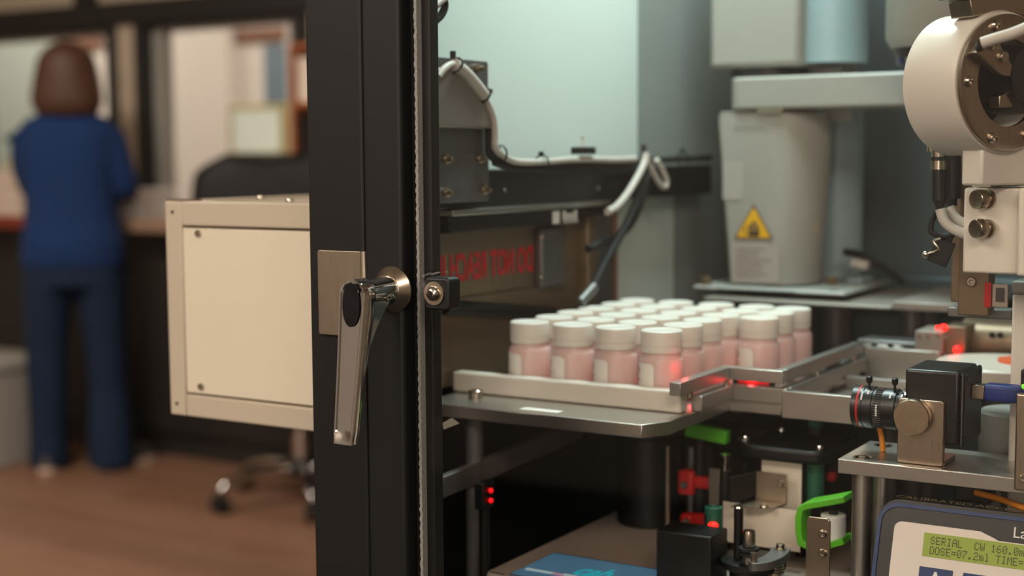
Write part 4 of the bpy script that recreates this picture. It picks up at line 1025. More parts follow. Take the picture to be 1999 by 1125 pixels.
solo('white_lead', MB().tube(wp, .0042, 10), 'cwhite', 'white lead bending into the carrier plate, lower of the pair', 'cable', wp[1])
wp = [at(x_, y_, Y=1.155) for x_, y_ in ((1852, 405), (1860, 420), (1870, 430), (1888, 440))]
solo('white_lead', MB().tube(wp, .0042, 10), 'cwhite', 'white lead bending into the carrier plate, upper of the pair', 'cable', wp[1])
wp = [at(x_, y_, Y=1.158) for x_, y_ in ((1832, 408), (1820, 430), (1818, 452), (1840, 462), (1860, 458))]
solo('black_lead', MB().tube(wp, .0026, 8), 'rubber', 'thin black lead looping below the round connectors', 'cable', wp[2])
T = thing('spring_clip', 'small black clip with bent wire and bright tip near the carrier plate', 'clip', at(1835, 500, Y=1.16))
fr = frame(at(1838, 492, Y=1.16), (.9, .2, -.35), (.3, 0, .9))
obj('clip_body', MB(fr).box(-.008, .008, -.010, .010, -.005, .005), 'blackp', T, .0008)
obj('bent_wire', MB().tube([at(1806, 497, Y=1.152), at(1832, 488, Y=1.15), at(1822, 472, Y=1.15), at(1836, 466, Y=1.152)], .0012, 8, 3), 'nickel', T)
obj('tip', MB().ball(at(1807, 497, Y=1.152), .003, 12), 'screw', T)
obj('strap', MB().tube([at(1848, 478, Y=1.158), at(1858, 462, Y=1.158), at(1868, 450, Y=1.158)], .002, 8, 2), 'rubber', T)
# upright behind the carrier
YU = 1.19
T = thing('head_column', 'brown metal upright with screws behind the carrier plate', 'column', at(1900, 660, Y=YU))
obj('upright', pbox(MB(), 1876, 1930, 300, 618, YU, .02), 'bronze', T, .001)
obj('rear_upright', pbox(MB(), 1860, 1874, 380, 590, YU + .012, .02), 'bronze', T, .001)
obj('column_screw', screw_mb(MB(), at(1897, 550, Y=YU), NY, .0042), 'screw', T)
pa_ = obj('part_label', pbox(MB(), 1938, 1966, 555, 600, YU - .004, .003), 'pbeige', T)
obj('red_mark', pbox(MB(), 1922, 1934, 552, 600, YU - .002, .0015), 'red', T)
obj('label_bar', pbox(MB(), 1944, 1960, 562, 590, YU - .0047, .0005), 'ink', T)
obj('crossbar', pbox(MB(), 1850, 1975, 600, 625, YU + .021, .02), 'aludark', T, .001)
T = thing('pale_column', 'pale white square column at the right edge of the picture', 'column', at(1990, 745, Y=1.2))
obj('column_shaft', MB().box(at(1974, 650, Y=1.16).x, at(1974, 650, Y=1.16).x + .06, 1.16, 1.20, .7205, at(1985, 575, Y=1.16).z), 'white', T, .002)
obj('column_top', MB().box(at(1972, 650, Y=1.157).x, at(1972, 650, Y=1.157).x + .064, 1.157, 1.205, at(1985, 574, Y=1.16).z, at(1985, 548, Y=1.16).z), 'robot', T, .002)

# ================================================================== pump platform, inspection camera, pump
YP0 = 1.10
a = at(1635, 896, Y=YP0); zp1 = at(1700, 903, Y=YP0).z; zp0 = at(1635, 924, Y=YP0).z
T = thing('camera_platform', 'thick aluminium platform on round posts carrying the inspection camera', 'platform', (a.x + .08, 1.15, zp0))
obj('platform_plate', MB().box(a.x, a.x + .17, YP0, YP0 + .085, zp0, zp1), 'alu', T, .0008)
for p in ((a.x + .016, YP0 + .014), (a.x + .016, YP0 + .07)): obj('post', MB().cyl((p[0], p[1], .7205), (p[0], p[1], zp0 - .0002), .0078, n=32), 'alu', T)
for p in ((a.x + .016, YP0 + .014), (a.x + .016, YP0 + .07)): obj('plate_screw', MB().lathe([(.0078, .0002), (.0078, .0006), (.0066, .0006), (.0060, .0002), (.0035, .0002), (.003, .0008), (0, .0008)], (p[0], p[1], zp1), (0, 0, 1), 24), 'screw', T)
YV = 1.118
T = thing('inspection_camera', 'black inspection camera with ribbed lens clamped in a steel bracket', 'camera', at(1800, 885, Y=YV))
cax = at(1760, 800, Y=YV + .018); rl = .0172
xL = at(1670, 800, Y=YV + .018).x; xM = at(1764, 800, Y=YV + .018).x; zc = cax.z; yc = YV + .018
ln = MB().lathe([(rl * .75, 0), (rl, .0006), (rl, .0090), (rl * .97, .0095), (rl * .97, .0102), (rl, .0106), (rl, .0170), (rl * .93, .0172), (rl * .93, .026), (rl * .97, .0262), (rl * .97, .036), (rl * .88, .0365), (rl * .88, .040)], (xL, yc, zc), (1, 0, 0), 40)
lens = obj('lens_barrel', ln, 'blackg', T)
lab(obj('red_ring', MB().lathe([(rl * 1.004, .0050), (rl * 1.006, .0053), (rl * 1.006, .0062), (rl * 1.004, .0065)], (xL, yc, zc), (1, 0, 0), 40, cap=False), 'red', lens), 'thin red ring on the lens')
gb = MB()
for i in range(48):
    an = 2 * pi * i / 48; u = V((0, cos(an), sin(an))); p = V((xL + .019, yc, zc)) + u * rl * .94
    gb.cyl(p, p + V((.006, 0, 0)), .0006, n=5)
g_ = obj('grip_ribs', gb, 'blackp', lens)
mk = MB()
for dx, da, L_ in ((.010, 118, .006), (.0105, 104, .004), (.0335, 112, .004), (.021, 150, .0045), (.0115, 130, .003)):
    an = radians(da); c_ = V((xL + dx, yc - rl * .995 * sin(an - pi / 2 + pi / 2) * .0, zc))
for dx, a0_, n_ in ((.0085, 128, 5), (.0130, 120, 3), (.0315, 128, 3), (.0215, 165, 6)):
    for k in range(n_):
        an = radians(a0_ + k * 5.5); u = V((0, cos(an), sin(an))); tt = V((0, -sin(an), cos(an)))
        p = V((xL + dx, yc, zc)) + u * (rl * 1.004)
        mk.add([p - tt * .0006 + V((0, 0, 0)), p + tt * .0006, p + tt * .0006 + V((.0014, 0, 0)), p - tt * .0006 + V((.0014, 0, 0))], [(0, 1, 2, 3)])
obj('lens_print', mk, 'tin', lens)
for dx in (.0125, .0335):
    s_ = MB(); p = V((xL + dx, yc - .004, zc + rl * .95)); s_.cyl(p, p + V((0, 0, .004)), .0011, n=10).lathe([(.0018, .004), (.0026, .0055), (.0026, .009), (.0016, .0098), (0, .0098)], p, (0, 0, 1), 14); obj('lock_screw', s_, 'blackg', lens)
obj('mount_ring', MB().lathe([(rl * .98, 0), (rl * 1.02, .001), (rl * 1.02, .005), (rl * .98, .006)], (xL + .0402, yc, zc), (1, 0, 0), 40), 'chrome', T)
bx0 = xL + .0464; bx1 = at(1884, 790, Y=YV).x
cb_z1 = at(1850, 722, Y=YV).z; cb_z0 = at(1850, 868, Y=YV).z
cbf = FRONT((0, 0, 0))
cbody = obj('camera_body', MB().box(bx0, bx1 - .004, YV - .003, YV + .055, cb_z0, cb_z1 - .001), 'blackg', T, .0025, 3)
obj('camera_back', MB().box(bx1 - .0038, bx1, YV - .0025, YV + .0545, cb_z0 - .001, cb_z1 - .002), 'blackp', T, .003, 3)
for yy in (YV + .003, YV + .049):
    for zz in (cb_z1 - .006, cb_z0 + .005): obj('body_screw', MB().lathe([(.0022, 0), (.0022, .0006), (.0012, .0006), (.001, .0002), (0, .0002)], (bx1, yy, zz), (1, 0, 0), 14), 'rubber', T)
br_ = at(1750, 812, Y=YV - .008)
bxa = at(1752, 860, Y=YV - .008).x; bxb = at(1842, 860, Y=YV - .008).x; bz1 = at(1800, 781, Y=YV - .008).z; bz0 = zp1 + .0003
bk_ = obj('bracket', MB(frame((0, YV - .0035, 0), (1, 0, 0), (0, 0, 1))).prism(rrect(bxa, bxb, bz0, bz1, .0025), 0, .0055), 'steel', T, .0006)
obj('bracket_foot', MB().box(bxa, bxb, YV - .0034, YV + .03, bz0, bz0 + .003), 'steel', T, .0005)
kp = at(1784, 813, Y=YV - .009)
lab(obj('clamp_knob', MB().lathe([(.0138, 0), (.0145, .001), (.0145, .0070), (.0136, .0080), (0, .0080)], (kp.x, YV - .0091, kp.z), NY, 48), pm('turned_steel', (186, 168, 146), .28, 1, var=.08, scale=40, rvar=.12), T), 'round turned steel clamp knob')
zu = at(1940, 766, Y=YV + .024).z; yu = YV + .024
pl = obj('plug_shell', MB().box(bx1 + .0002, bx1 + .010, yu - .006, yu + .006, zu - .0055, zu + .0055), 'nickel', T, .0006)
T2 = thing('usb_cable', 'blue cable plug pushed into back of the inspection camera', 'cable', (bx1 + .01, yu, zu))
obj('plug_grip', MB(frame((bx1 + .0104, yu, zu), (0, 1, 0), (0, 0, 1))).rings([[(x_ * s1, y_ * s1, h) for x_, y_ in rrect(-.008, .008, -.0068, .0068, .003)] for s1, h in ((.92, 0), (1, .002), (1, .022), (.9, .027), (.6, .031))]), 'blue', T2)
obj('cord', MB().tube([(bx1 + .040, yu, zu), (bx1 + .06, yu, zu - .002), (bx1 + .10, yu + .03, zu - .01)], .0038, 10), 'blue', T2)
ow = at(1722, 850, Y=1.145)
solo('orange_wire', MB().tube([(ow.x - .003, ow.y, zp1 + .0225), (ow.x, ow.y, zp1 + .010), (ow.x + .001, ow.y, zp1 + .0005)], .0023, 10), 'orange', 'short orange wire going down into the platform under lens', 'wire', (ow.x, ow.y, zp1))
# grey cylinder behind the camera
gc = at(1960, 850, Y=1.175)
T = thing('grey_drum', 'grey smooth cylinder standing behind the inspection camera', 'cylinder', (gc.x, gc.y, zp1))
obj('drum_body', MB().lathe([(.030, .0004), (.031, .002), (.031, .038), (.029, .040), (0, .040)], (gc.x, 1.225, zp1 - .01), (0, 0, 1), 40), 'robot', T)
obj('drum_support', MB().cyl((gc.x, 1.225, .7205), (gc.x, 1.225, zp1 - .0102), .012), 'aludark', T)
# right edge strip with tiny green light
T = thing('edge_bracket', 'brown steel bracket strip at right edge in front of the platform', 'bracket', at(1992, 960, Y=1.09))
a = at(1984, 760, Y=1.094); b = at(1984, 958, Y=1.094)
obj('strip', MB().box(a.x, a.x + .03, 1.0935, 1.0985, b.z, at(1984, 768, Y=1.094).z), 'steel', T, .0015)
obj('strip_screw', screw_mb(MB(), at(1997, 935, Y=1.0934), NY, .003), 'screw', T)
dv = obj('status_box', MB().box(at(1994, 700, Y=1.096).x, at(1994, 700, Y=1.096).x + .03, 1.095, 1.11, at(1996, 766, Y=1.096).z + .0015, at(1996, 722, Y=1.096).z), 'blackp', T, .001)
obj('status_light', MB().ball(at(1999, 755, Y=1.0952), .0022, 10), 'ledg', dv)

# ---------------- pump with sloping front
tilt = radians(19)
po = at(1712, 1010, Y=1.102)
ux = V((1, 0, 0)); uy = V((0, sin(tilt), cos(tilt)))
PF = frame(at(1702, 1125, Y=1.085), ux, uy)          # local x right, y up the slope, z towards the aisle
org = PF.translation.copy()
def pl_(px_, py_):
    """pixel to pump face coordinates"""
    d = FW + RT * ((px_ - 999.5) / FPX) - UP * ((py_ - 562.5) / FPX); n = PF.to_3x3().col[2]
    t_ = (org - EYE).dot(n) / d.dot(n); q = PF.inverted() @ (EYE + d * t_); return q.x, q.y
T = thing('dosing_pump', 'black dosing pump with blue rim and green liquid crystal display', 'pump', (org.x + .09, org.y + .06, .7205))
xL_, _ = pl_(1702, 1125); _, yT = pl_(1770, 984); Wp = .22
# back body
yb = MB(PF)
R = []
for z, dx in ((-.105, 0), (-.004, 0), (-.0005, .001)):
    R.append([(x_, y_, z) for x_, y_ in rrect(xL_ - .001 + dx, Wp, -.098, yT + .004 - dx, .016)])
hb = obj('pump_body', MB(PF).rings(R), 'pumpk', T)
rim_ = rrect(xL_ + .000, Wp, -.098, yT, .016, 6)
ri = rrect(xL_ + .0030, Wp, -.098, yT - .0030, .0135, 6)
n = len(rim_); rm = MB(PF); rm.add([(x_, y_, 0.0) for x_, y_ in rim_] + [(x_, y_, 0.0) for x_, y_ in ri] + [(x_, y_, .0022) for x_, y_ in rim_] + [(x_, y_, .0022) for x_, y_ in ri],
       [(2 * n + i, 2 * n + (i + 1) % n, 3 * n + (i + 1) % n, 3 * n + i) for i in range(n)] + [(i, (i + 1) % n, 2 * n + (i + 1) % n, 2 * n + i) for i in range(n)] + [(n + (i + 1) % n, n + i, 3 * n + i, 3 * n + (i + 1) % n) for i in range(n)])
lab(obj('blue_rim', rm, 'bline', T), 'blue rim around the front')
obj('front_face', MB(PF).prism(rrect(xL_ + .0032, Wp, -.098, yT - .0032, .0133), 0, .0012), 'pumpk', T)
k0x, k0y = pl_(1757, 1018); k1x, k1y = pl_(1926, 1038); k2x, k2y = pl_(1942, 1052)
sx_, sy_ = pl_(1752, 1125)
kp_poly = []
kx = k0x - .0035
poly = [(kx, -.10)] + [(kx + .006 - .006 * cos(radians(a_)), k0y - .006 + .006 * sin(radians(a_))) for a_ in (0, 22, 45, 68, 90)] + [(k1x - .004, k0y), (k1x - .001, k0y - .0012), (k2x, k2y), (k2x + .003, k2y - .0015), (Wp - .006, k2y - .0015), (Wp - .006, -.10)]
obj('keypad', MB(PF).prism(poly, .0013, .0018), 'pumpw', T)
l0x, l0y = pl_(1806, 1040); l1x, l1y = pl_(1803, 1086)
lw = .098
lc = obj('display', MB(PF).prism([(l0x, l1y), (l0x + lw, l1y), (l0x + lw, l0y), (l0x, l0y)], .0019, .0023), 'lcd', T)
FONT = {'S': '01110 10001 10000 01110 00001 10001 01110', 'E': '11111 10000 10000 11110 10000 10000 11111', 'R': '11110 10001 10001 11110 10100 10010 10001', 'I': '01110 00100 00100 00100 00100 00100 01110',
        'A': '01110 10001 10001 11111 10001 10001 10001', 'L': '10000 10000 10000 10000 10000 10000 11111', 'C': '01110 10001 10000 10000 10000 10001 01110', 'W': '10001 10001 10001 10101 10101 10101 01010',
        '1': '00100 01100 00100 00100 00100 00100 01110', '6': '00110 01000 10000 11110 10001 10001 01110', '0': '01110 10001 10011 10101 11001 10001 01110', '.': '00000 00000 00000 00000 00000 01100 01100',
        'm': '00000 00000 11010 10101 10101 10101 10101', 'D': '11110 10001 10001 10001 10001 10001 11110', 'O': '01110 10001 10001 10001 10001 10001 01110', '=': '00000 00000 11111 00000 11111 00000 00000',
        '7': '11111 00001 00010 00100 01000 01000 01000', '2': '01110 10001 00001 00110 01000 10000 11111', 'l': '01100 00100 00100 00100 00100 00100 01110', 'T': '11111 00100 00100 00100 00100 00100 00100', 'M': '10001 11011 10101 10101 10001 10001 10001', ' ': '00000 ' * 6 + '00000', '8': '01110 10001 10001 01110 10001 10001 01110', '/': '00001 00001 00010 00100 01000 10000 10000', 'n': '00000 00000 10110 11001 10001 10001 10001', 'i': '00100 00000 01100 00100 00100 00100 01110'}
tx0, ty0 = pl_(1819, 1051); tx1, ty1 = pl_(1992, 1099)
ch = (tx1 - tx0) / 16.2; 
def lcd_line(txt, x0, y0, h):
    mb = MB(PF); dy = h / 7; dx = ch / 6
    for i, c_ in enumerate(txt):
        for r, row in enumerate(FONT[c_].split()):
            for k, b_ in enumerate(row):
                if b_ == '1':
                    xx, yy = x0 + i * ch + k * dx, y0 - r * dy
                    mb.add([(xx, yy - dy * .9, .00245), (xx + dx * .9, yy - dy * .9, .00245), (xx + dx * .9, yy, .00245), (xx, yy, .00245)], [(0, 1, 2, 3)])
    return mb
hL = (l0y - l1y) * .33
obj('display_text', lcd_line('SERIAL  CW 160.0ml', tx0, l0y - (l0y - l1y) * .14, hL), 'lcdink', lc)
obj('display_text', lcd_line('DOSE=07.2ml TIME=', tx0, l0y - (l0y - l1y) * .56, hL), 'lcdink', lc)
for px0_, px1_, ar in ((1797, 1862, 1), (1882, 1948, 0)):
    x0_, y0_ = pl_(px0_, 1106 if px0_ < 1850 else 1119); x1_, _ = pl_(px1_, 1112)
    bt = obj('blue_button', MB(PF).prism([(x0_, y0_ - .02), (x1_, y0_ - .02), (x1_, y0_), (x0_, y0_)], .0019, .0030), 'bline', T, .0004)
    if ar:
        xm = (x0_ + x1_) / 2; obj('button_letter', MB(PF).prism([(xm - .0038, y0_ - .0115), (xm - .0024, y0_ - .0115), (xm - .0015, y0_ - .0085), (xm + .0015, y0_ - .0085), (xm + .0024, y0_ - .0115), (xm + .0038, y0_ - .0115), (xm + .0008, y0_ - .0028), (xm - .0008, y0_ - .0028)], .0031, .0033), 'tin', bt)
x_, y_ = pl_(1977, 1050)
obj('brand_print', text_mb('Lab', PF @ Matrix.Translation((x_, y_, .0016)), .0080), 'tin', T)
fq = PF @ V((.1, -.09, -.05)); obj('pump_foot', MB().box(fq.x - .09, fq.x + .09, fq.y - .03, fq.y + .03, .7205, fq.z + .006), 'pumpk', T, .002)
# text on the upper chamfer of the casing
x_, y_ = pl_(1752, 978)
FT = frame(PF @ V((x_ - .004, yT + .0046, -.006)), ux, (V((0, 1, .12))))
obj('casing_print', text_mb('CALIBRATED ACCESSORIES', FT, .0055, length=.125), 'gold', T)
obj('tube_holder', MB().box(org.x + .045, org.x + .075, 1.15, 1.17, .90, zp0 - .001), 'blackp', T, .002)
solo('orange_tube', MB().tube([at(1905, 962, Y=1.14), at(1950, 974, Y=1.13), at(2000, 992, Y=1.12), at(2040, 1005, Y=1.12)], .0026, 10), 'orange', 'orange tube lying over the pump under the platform', 'tube', at(1950, 974, Y=1.13))

# ================================================================== label printer (lower middle)
ZL = at(1000, 1120, Y=1.03).z
ca = at(944, 1116, Y=1.03)
T = thing('label_printer', 'beige label printer housing with tilted blue touch screen', 'printer', (ca.x + .1, 1.2, .7205))
xr_ = ca.x + .21
obj('printer_housing', MB(frame((0, 0, 0), (1, 0, 0), (0, 1, 0))).prism(rrect(ca.x, -.366, 1.028, 1.40, .010), .7206, ca.z), 'pbeige', T, .004, 3)
# screen lying in the top
s0 = at(1031, 1108, Z=ca.z + .001); s1 = at(1082, 1081, Z=ca.z + .001); s2 = at(1277, 1108, Z=ca.z + .001)
yb0, yb1 = s0.y - .012, s1.y
sw = (s2.x - s1.x) + .02
bz = obj('screen_bezel', MB().box(s1.x - .006, s1.x + sw + .006, yb0 - .02, yb1 + .006, ca.z + .0002, ca.z + .0010), 'pbeige', T, .0005)
sb_ = obj('screen_border', MB().box(s1.x - .001, s1.x + sw, yb0 - .015, yb1 + .0018, ca.z + .0011, ca.z + .0014), 'hole', T)
scn = obj('screen', MB().box(s1.x, s1.x + sw - .001, yb0 - .014, yb1 - .0010, ca.z + .0015, ca.z + .0018), 'scrn', T)
lg = at(1114, 1119, Z=ca.z + .002); lg2 = at(1208, 1112, Z=ca.z + .002)
FL = frame((lg.x, lg.y - .001, ca.z + .0020), (1, 0, 0), (.25, 1, 0))
obj('screen_logo', text_mb('cab', FL @ Matrix(((1, .25, 0, 0), (0, 1, 0, 0), (0, 0, 1, 0), (0, 0, 0, 1))), .027, off=.02, length=(lg2.x - lg.x)), 'scyan', scn)
for p0, p1, mt in (((1032, 1108), (1083, 1119), 'spale'), ((1084, 1117), (1103, 1122), 'spink'), ((1104, 1119), (1130, 1125), 'spale')):
    q = at(*p0, Z=ca.z + .002); q1 = at(*p1, Z=ca.z + .002); obj('screen_tile', MB().box(q.x, q1.x - .001, q.y - .007, q.y - .002, ca.z + .0019, ca.z + .0021), mt, scn)
gr = at(958, 1117, Z=ca.z); obj('panel_groove', MB().box(gr.x, gr.x + .16, gr.y - .0012, gr.y, ca.z + .0001, ca.z + .0005), 'hole', T)
# dark drum standing on the housing
dk = at(1245, 1030, Z=ca.z)
dc = V((dk.x, dk.y + .025, ca.z))
zd = at(1245, 845, Y=dc.y).z
T = thing('ribbon_drum', 'large matt black drum standing on the beige printer housing', 'drum', dc)
obj('drum_body', MB().lathe([(.030, .0004), (.032, .002), (.032, zd - dc.z - .002), (.030, zd - dc.z), (0, zd - dc.z)], dc, (0, 0, 1), 44), 'blackp', T)
obj('drum_cap', MB().lathe([(.034, .0003), (.034, .004), (0, .004)], (dc.x, dc.y, zd), (0, 0, 1), 44), 'blackp', T)
# dark cross channel and red lamp in the dim space at left
a = at(870, 940, X=-.695); 
R = []
for px_, y0, y1 in ((866, 932, 974), (960, 893, 934), (1060, 850, 890), (1140, 815, 855)):
    p = at(px_, y0, X=-.690); q = at(px_, y1, X=-.690); R.append([p, q, q + V((-.008, 0, 0)), p + V((-.008, 0, 0))])
solo('cable_channel', MB().rings(R), pm('dim_channel', (98, 92, 88), .5, .4), 'dim grey sloping channel on the left wall under bottle tray', 'channel', at(960, 915, X=-.69), .001)
solo('lower_wall', MB().box(-.7600, -.7555, at(1208, 500, X=-.7555).y, 1.80, .862, 1.135), 'panelw', 'pale strip of side wall visible below the rail end', 'panel', (-.757, 1.6, .862))
p = at(960, 968, X=-.66)
T = thing('status_lamp', 'pair of small red status lights glowing in the dark under tray', 'lamp', p)
obj('lamp_body', MB().box(p.x - .012, p.x - .003, p.y - .01, p.y + .01, p.z - .012, p.z + .012), 'blackp', T, .001)
for dz in (-.0045, .0045): obj('red_light', MB().ball((p.x - .001, p.y, p.z + dz), .0024, 12), 'ledd', T)
obj('lamp_post', MB().cyl((p.x - .008, p.y, .7205), (p.x - .008, p.y, p.z - .0122), .005), 'blackp', T)
# tan cardboard scrap behind the frame
a = at(868, 826, X=-.66); solo('tan_tab', MB().add([tuple(at(864, 826, X=-.66)), tuple(at(882, 816, X=-.66)), tuple(at(897, 827, X=-.66)), tuple(at(866, 839, X=-.66))] + [tuple(at(*q, X=-.662)) for q in ((864, 826), (882, 816), (897, 827), (866, 839))], [(0, 1, 2, 3), (7, 6, 5, 4), (0, 4, 5, 1), (1, 5, 6, 2), (2, 6, 7, 3), (3, 7, 4, 0)]), 'creamf', 'tan paper tab sticking out below the tray plate', 'tab', a)

# ---------------- print mechanism
YM_ = 1.20
def P(x_, y_, Y=YM_): return at(x_, y_, Y=Y)
def rod(nm, px_, y0, y1, r, mat, par, Y=YM_, n=18, low=None):
    a = P(px_, y0, Y); z1 = P(px_, y1, Y).z if low is None else low
    return obj(nm, MB().cyl((a.x, a.y, z1), a, r, n=n), mat, par)
T = thing('print_mechanism', 'label print mechanism with black bridge plate, green roller and red levers', 'print unit', P(1500, 1110))
ztop = ca.z + .0003
rod('chrome_rod', 1304, 870, 0, .0030, 'nickel', T, 1.24, low=ztop)
rod('grey_rod', 1350, 872, 0, .0052, 'aludark', T, 1.27, low=ztop); rod('black_rod', 1383, 872, 0, .0060, 'blackp', T, 1.27, low=ztop)
for (y0, y1, x0, x1) in ((918, 970, 1322, 1352), (1004, 1030, 1326, 1350)):
    a = P(x0, y0, 1.235); b = P(x1, y1, 1.235); c1 = P(1384, (y0 + y1) / 2 + 3, 1.235)
    lv_ = obj('red_lever', MB().box(a.x, b.x, 1.235, 1.25, b.z, a.z).box(b.x - .001, c1.x, 1.237, 1.248, c1.z - .006, c1.z + .006), 'red', T, .003, 3)
    obj('lever_screw', screw_mb(MB(), P(x0 + 14, (y0 + y1) / 2 + 3, 1.2349), NY, .0042), 'screw', lv_)
a = P(1384, 914, 1.225); b = P(1404, 1000, 1.225); obj('brown_strip', MB().box(a.x, b.x, 1.225, 1.228, b.z, a.z), 'plate', T, .0005)
# spring pin
rod('spring_pin', 1416, 918, 0, .0056, 'blackg', T, 1.205, low=ztop)
a = P(1417, 914, 1.205); obj('pin_cap', MB().lathe([(.0046, -.002), (.0046, .003), (.0030, .004), (.0030, .010), (.0052, .0115), (.0052, .013), (0, .013)], a, (0, 0, 1), 20), 'chrome', T)
# black bridge
a = P(1436, 868, 1.185); b = P(1612, 868, 1.185); z1 = P(1520, 876, 1.185).z; z0 = P(1520, 900, 1.185).z
obj('bridge_plate', MB(frame((0, 0, 0), (1, 0, 0), (0, 1, 0))).prism(rrect(a.x, b.x, 1.185, 1.28, .018), z0, z1), 'blackp', T, .003, 3)
for px_, py_, Yq in ((1455, 869, 1.205), (1600, 876, 1.20), (1525, 857, 1.26)):
    q = P(px_, py_, Yq); obj('bridge_screw', screw_mb(MB(), (q.x, q.y, z1 + .0002), (0, 0, 1), .0065 if px_ == 1455 else .0032, .003), 'chrome', T)
# posts from the bridge to the housing
for px_, Yq in ((1456, 1.25), (1592, 1.26)): rod('bridge_post', px_, 900, 0, .006, 'blackp', T, Yq, low=ztop) 
rod('dark_post', 1566, 900, 0, .005, 'blackp', T, 1.215, low=ztop)
# green roller
ga = P(1592, 904, 1.215); gb2 = P(1592, 986, 1.215); obj('green_roller', MB().cyl(ga, (ga.x, ga.y, gb2.z), .0082, n=28), 'dgreen', T)
a = P(1612, 922, 1.24); b = P(1628, 942, 1.24); obj('red_lever', MB().box(a.x, b.x, 1.24, 1.25, b.z, a.z), 'red', T, .002)
# bracket with dark mirrored wing
a = P(1475, 920, 1.185); b = P(1535, 986, 1.185); bz_ = obj('bracket_plate', MB().box(a.x, b.x, 1.185, 1.187, b.z, a.z), 'plate', T, .0004)
c1 = P(1426, 925, 1.150)
zz0, zz1 = b.z, a.z
obj('dark_wing', MB(frame((a.x, 1.186, 0), (c1.x - a.x, -.036, 0), (0, 0, 1))).box(0, (V((c1.x - a.x, -.036, 0))).length, zz0 + .005, zz1, -.001, .001), 'blackg', T, .0003)
obj('bracket_floor', MB().prism([(c1.x, 1.151), (a.x, 1.184), (b.x, 1.184), (b.x - .004, 1.165)], zz0, zz0 + .0015), 'plate', T)
for px_, py_ in ((1524, 945), (1533, 952)): obj('bracket_screw', screw_mb(MB(), P(px_, py_, 1.1849), NY, .0036 if px_ == 1524 else .002), 'screw', bz_)
q = P(1492, 984, 1.16); obj('floor_screw', screw_mb(MB(), (q.x, q.y, zz0 + .0016), (0, 0, 1), .004), 'screw', T)
# label web
T = thing('label_web', 'wide pale paper label strip running through the print mechanism', 'paper', P(1490, 1068, 1.17))
a = P(1412, 986, 1.172); b = P(1562, 1070, 1.172)
obj('web', MB().box(a.x, b.x, 1.1715, 1.1722, P(1490, 1068, 1.172).z, zz0 - .0006), 'paper', T)
a = P(1487, 898, 1.20); b = P(1564, 990, 1.20); obj('web', MB().box(a.x, b.x, 1.2000, 1.2006, b.z - .01, a.z), 'paper', T)
# green lever clip around white roll
T = thing('roll_clip', 'bright green C shaped clip lever around the small white roll', 'clip', P(1600, 1065, 1.15))
YG = 1.145
gp_ = [P(x_, y_, YG) for x_, y_ in ((1648, 976), (1610, 983), (1574, 989), (1562, 994), (1558, 1010), (1558, 1040), (1562, 1062), (1575, 1068), (1610, 1068), (1646, 1058))]
R = []
for i, p in enumerate(gp_):
    t_ = (gp_[min(i + 1, len(gp_) - 1)] - gp_[max(i - 1, 0)]).normalized(); nn = t_.cross(V((0, 1, 0))).normalized() * .0028
    R.append([p + nn, p - nn, p - nn + V((0, .024, 0)), p + nn + V((0, .024, 0))])
obj('clip_band', MB().rings(R), 'green', T, .0008)
T = thing('label_roll', 'small white label roll held in the green clip', 'roll', P(1628, 1062, 1.16))
a = P(1627, 1004, 1.157); b = P(1627, 1060, 1.157); obj('roll_paper', MB().cyl((a.x, a.y, b.z), a, .0105, n=32), 'tin', T, .0006)
obj('roll_core', MB().cyl((a.x, a.y, a.z + .0001), (a.x, a.y, a.z + .0045), .004, n=16), 'blackp', T)
# upper green lever and blurry one
T = thing('release_lever', 'green release lever on the print head just below tray corner', 'lever', P(1380, 858, 1.24))
a = P(1336, 829, 1.24); b = P(1418, 857, 1.24)
obj('lever_grip', MB(frame((a.x, 1.24, (a.z + b.z) / 2), (1, 0, -.10), (0, 0, 1))).box(0, b.x - a.x, -.007, .007, -.012, 0), 'green', T, .002, 3)
q = P(1370, 872, 1.25); obj('lever_pivot', MB().cyl((q.x, 1.246, ca.z + .0003), (q.x, 1.246, (a.z + b.z) / 2 - .0095), .006), 'blackp', T)
T = thing('release_lever', 'dark green lever tip beside the black bridge plate', 'lever', P(1587, 838, 1.26))
a = P(1576, 812, 1.255); b = P(1601, 838, 1.255); obj('lever_grip', MB().box(a.x, b.x, 1.255, 1.268, b.z, a.z), 'dgreen', T, .002)
obj('lever_stem', MB().box(a.x + .002, b.x - .002, 1.257, 1.266, z1 + .0005, b.z - .0002), 'blackp', T)
# rear black panel behind the mechanism
solo('mechanism_cover', MB().box(P(1310, 850, 1.32).x, P(1640, 850, 1.32).x, 1.32, 1.38, ca.z + .0005, P(1480, 832, 1.32).z), 'blackp', 'dark cover panel behind the label print mechanism', 'cover', P(1480, 1000, 1.35), .003)
# sensor cylinder, black box, foreground parts
YF_ = 1.085
T = thing('green_sensor', 'dark green cylindrical sensor with red light above the black box', 'sensor', P(1393, 1030, 1.13))
a = P(1393, 990, 1.135); b = P(1393, 1060, 1.135)
obj('sensor_body', MB().lathe([(.0078, 0), (.0078, a.z - b.z), (.006, a.z - b.z + .0005), (.0055, a.z - b.z - .002), (0, a.z - b.z - .002)], (a.x, a.y, b.z), (0, 0, 1), 24), 'dgreen', T)
obj('sensor_slot', MB().box(a.x - .0055, a.x - .0035, a.y - .0085, a.y - .006, b.z + .016, a.z - .006), 'hole', T)
obj('red_light', MB().ball((a.x + .003, a.y - .0075, P(1397, 1027, 1.127).z), .0036, 12, (1.3, 1, .8)), 'led', T)
obj('sensor_stem', MB().cyl((a.x, a.y, ca.z + .0003), (a.x, a.y, b.z - .0002), .004), 'blackp', T)
a = P(1281, 1036, YF_); b = P(1388, 1048, YF_)
T = thing('black_box', 'matt black rectangular box in front of the print mechanism', 'box', (a.x + .02, YF_ + .02, ca.z))
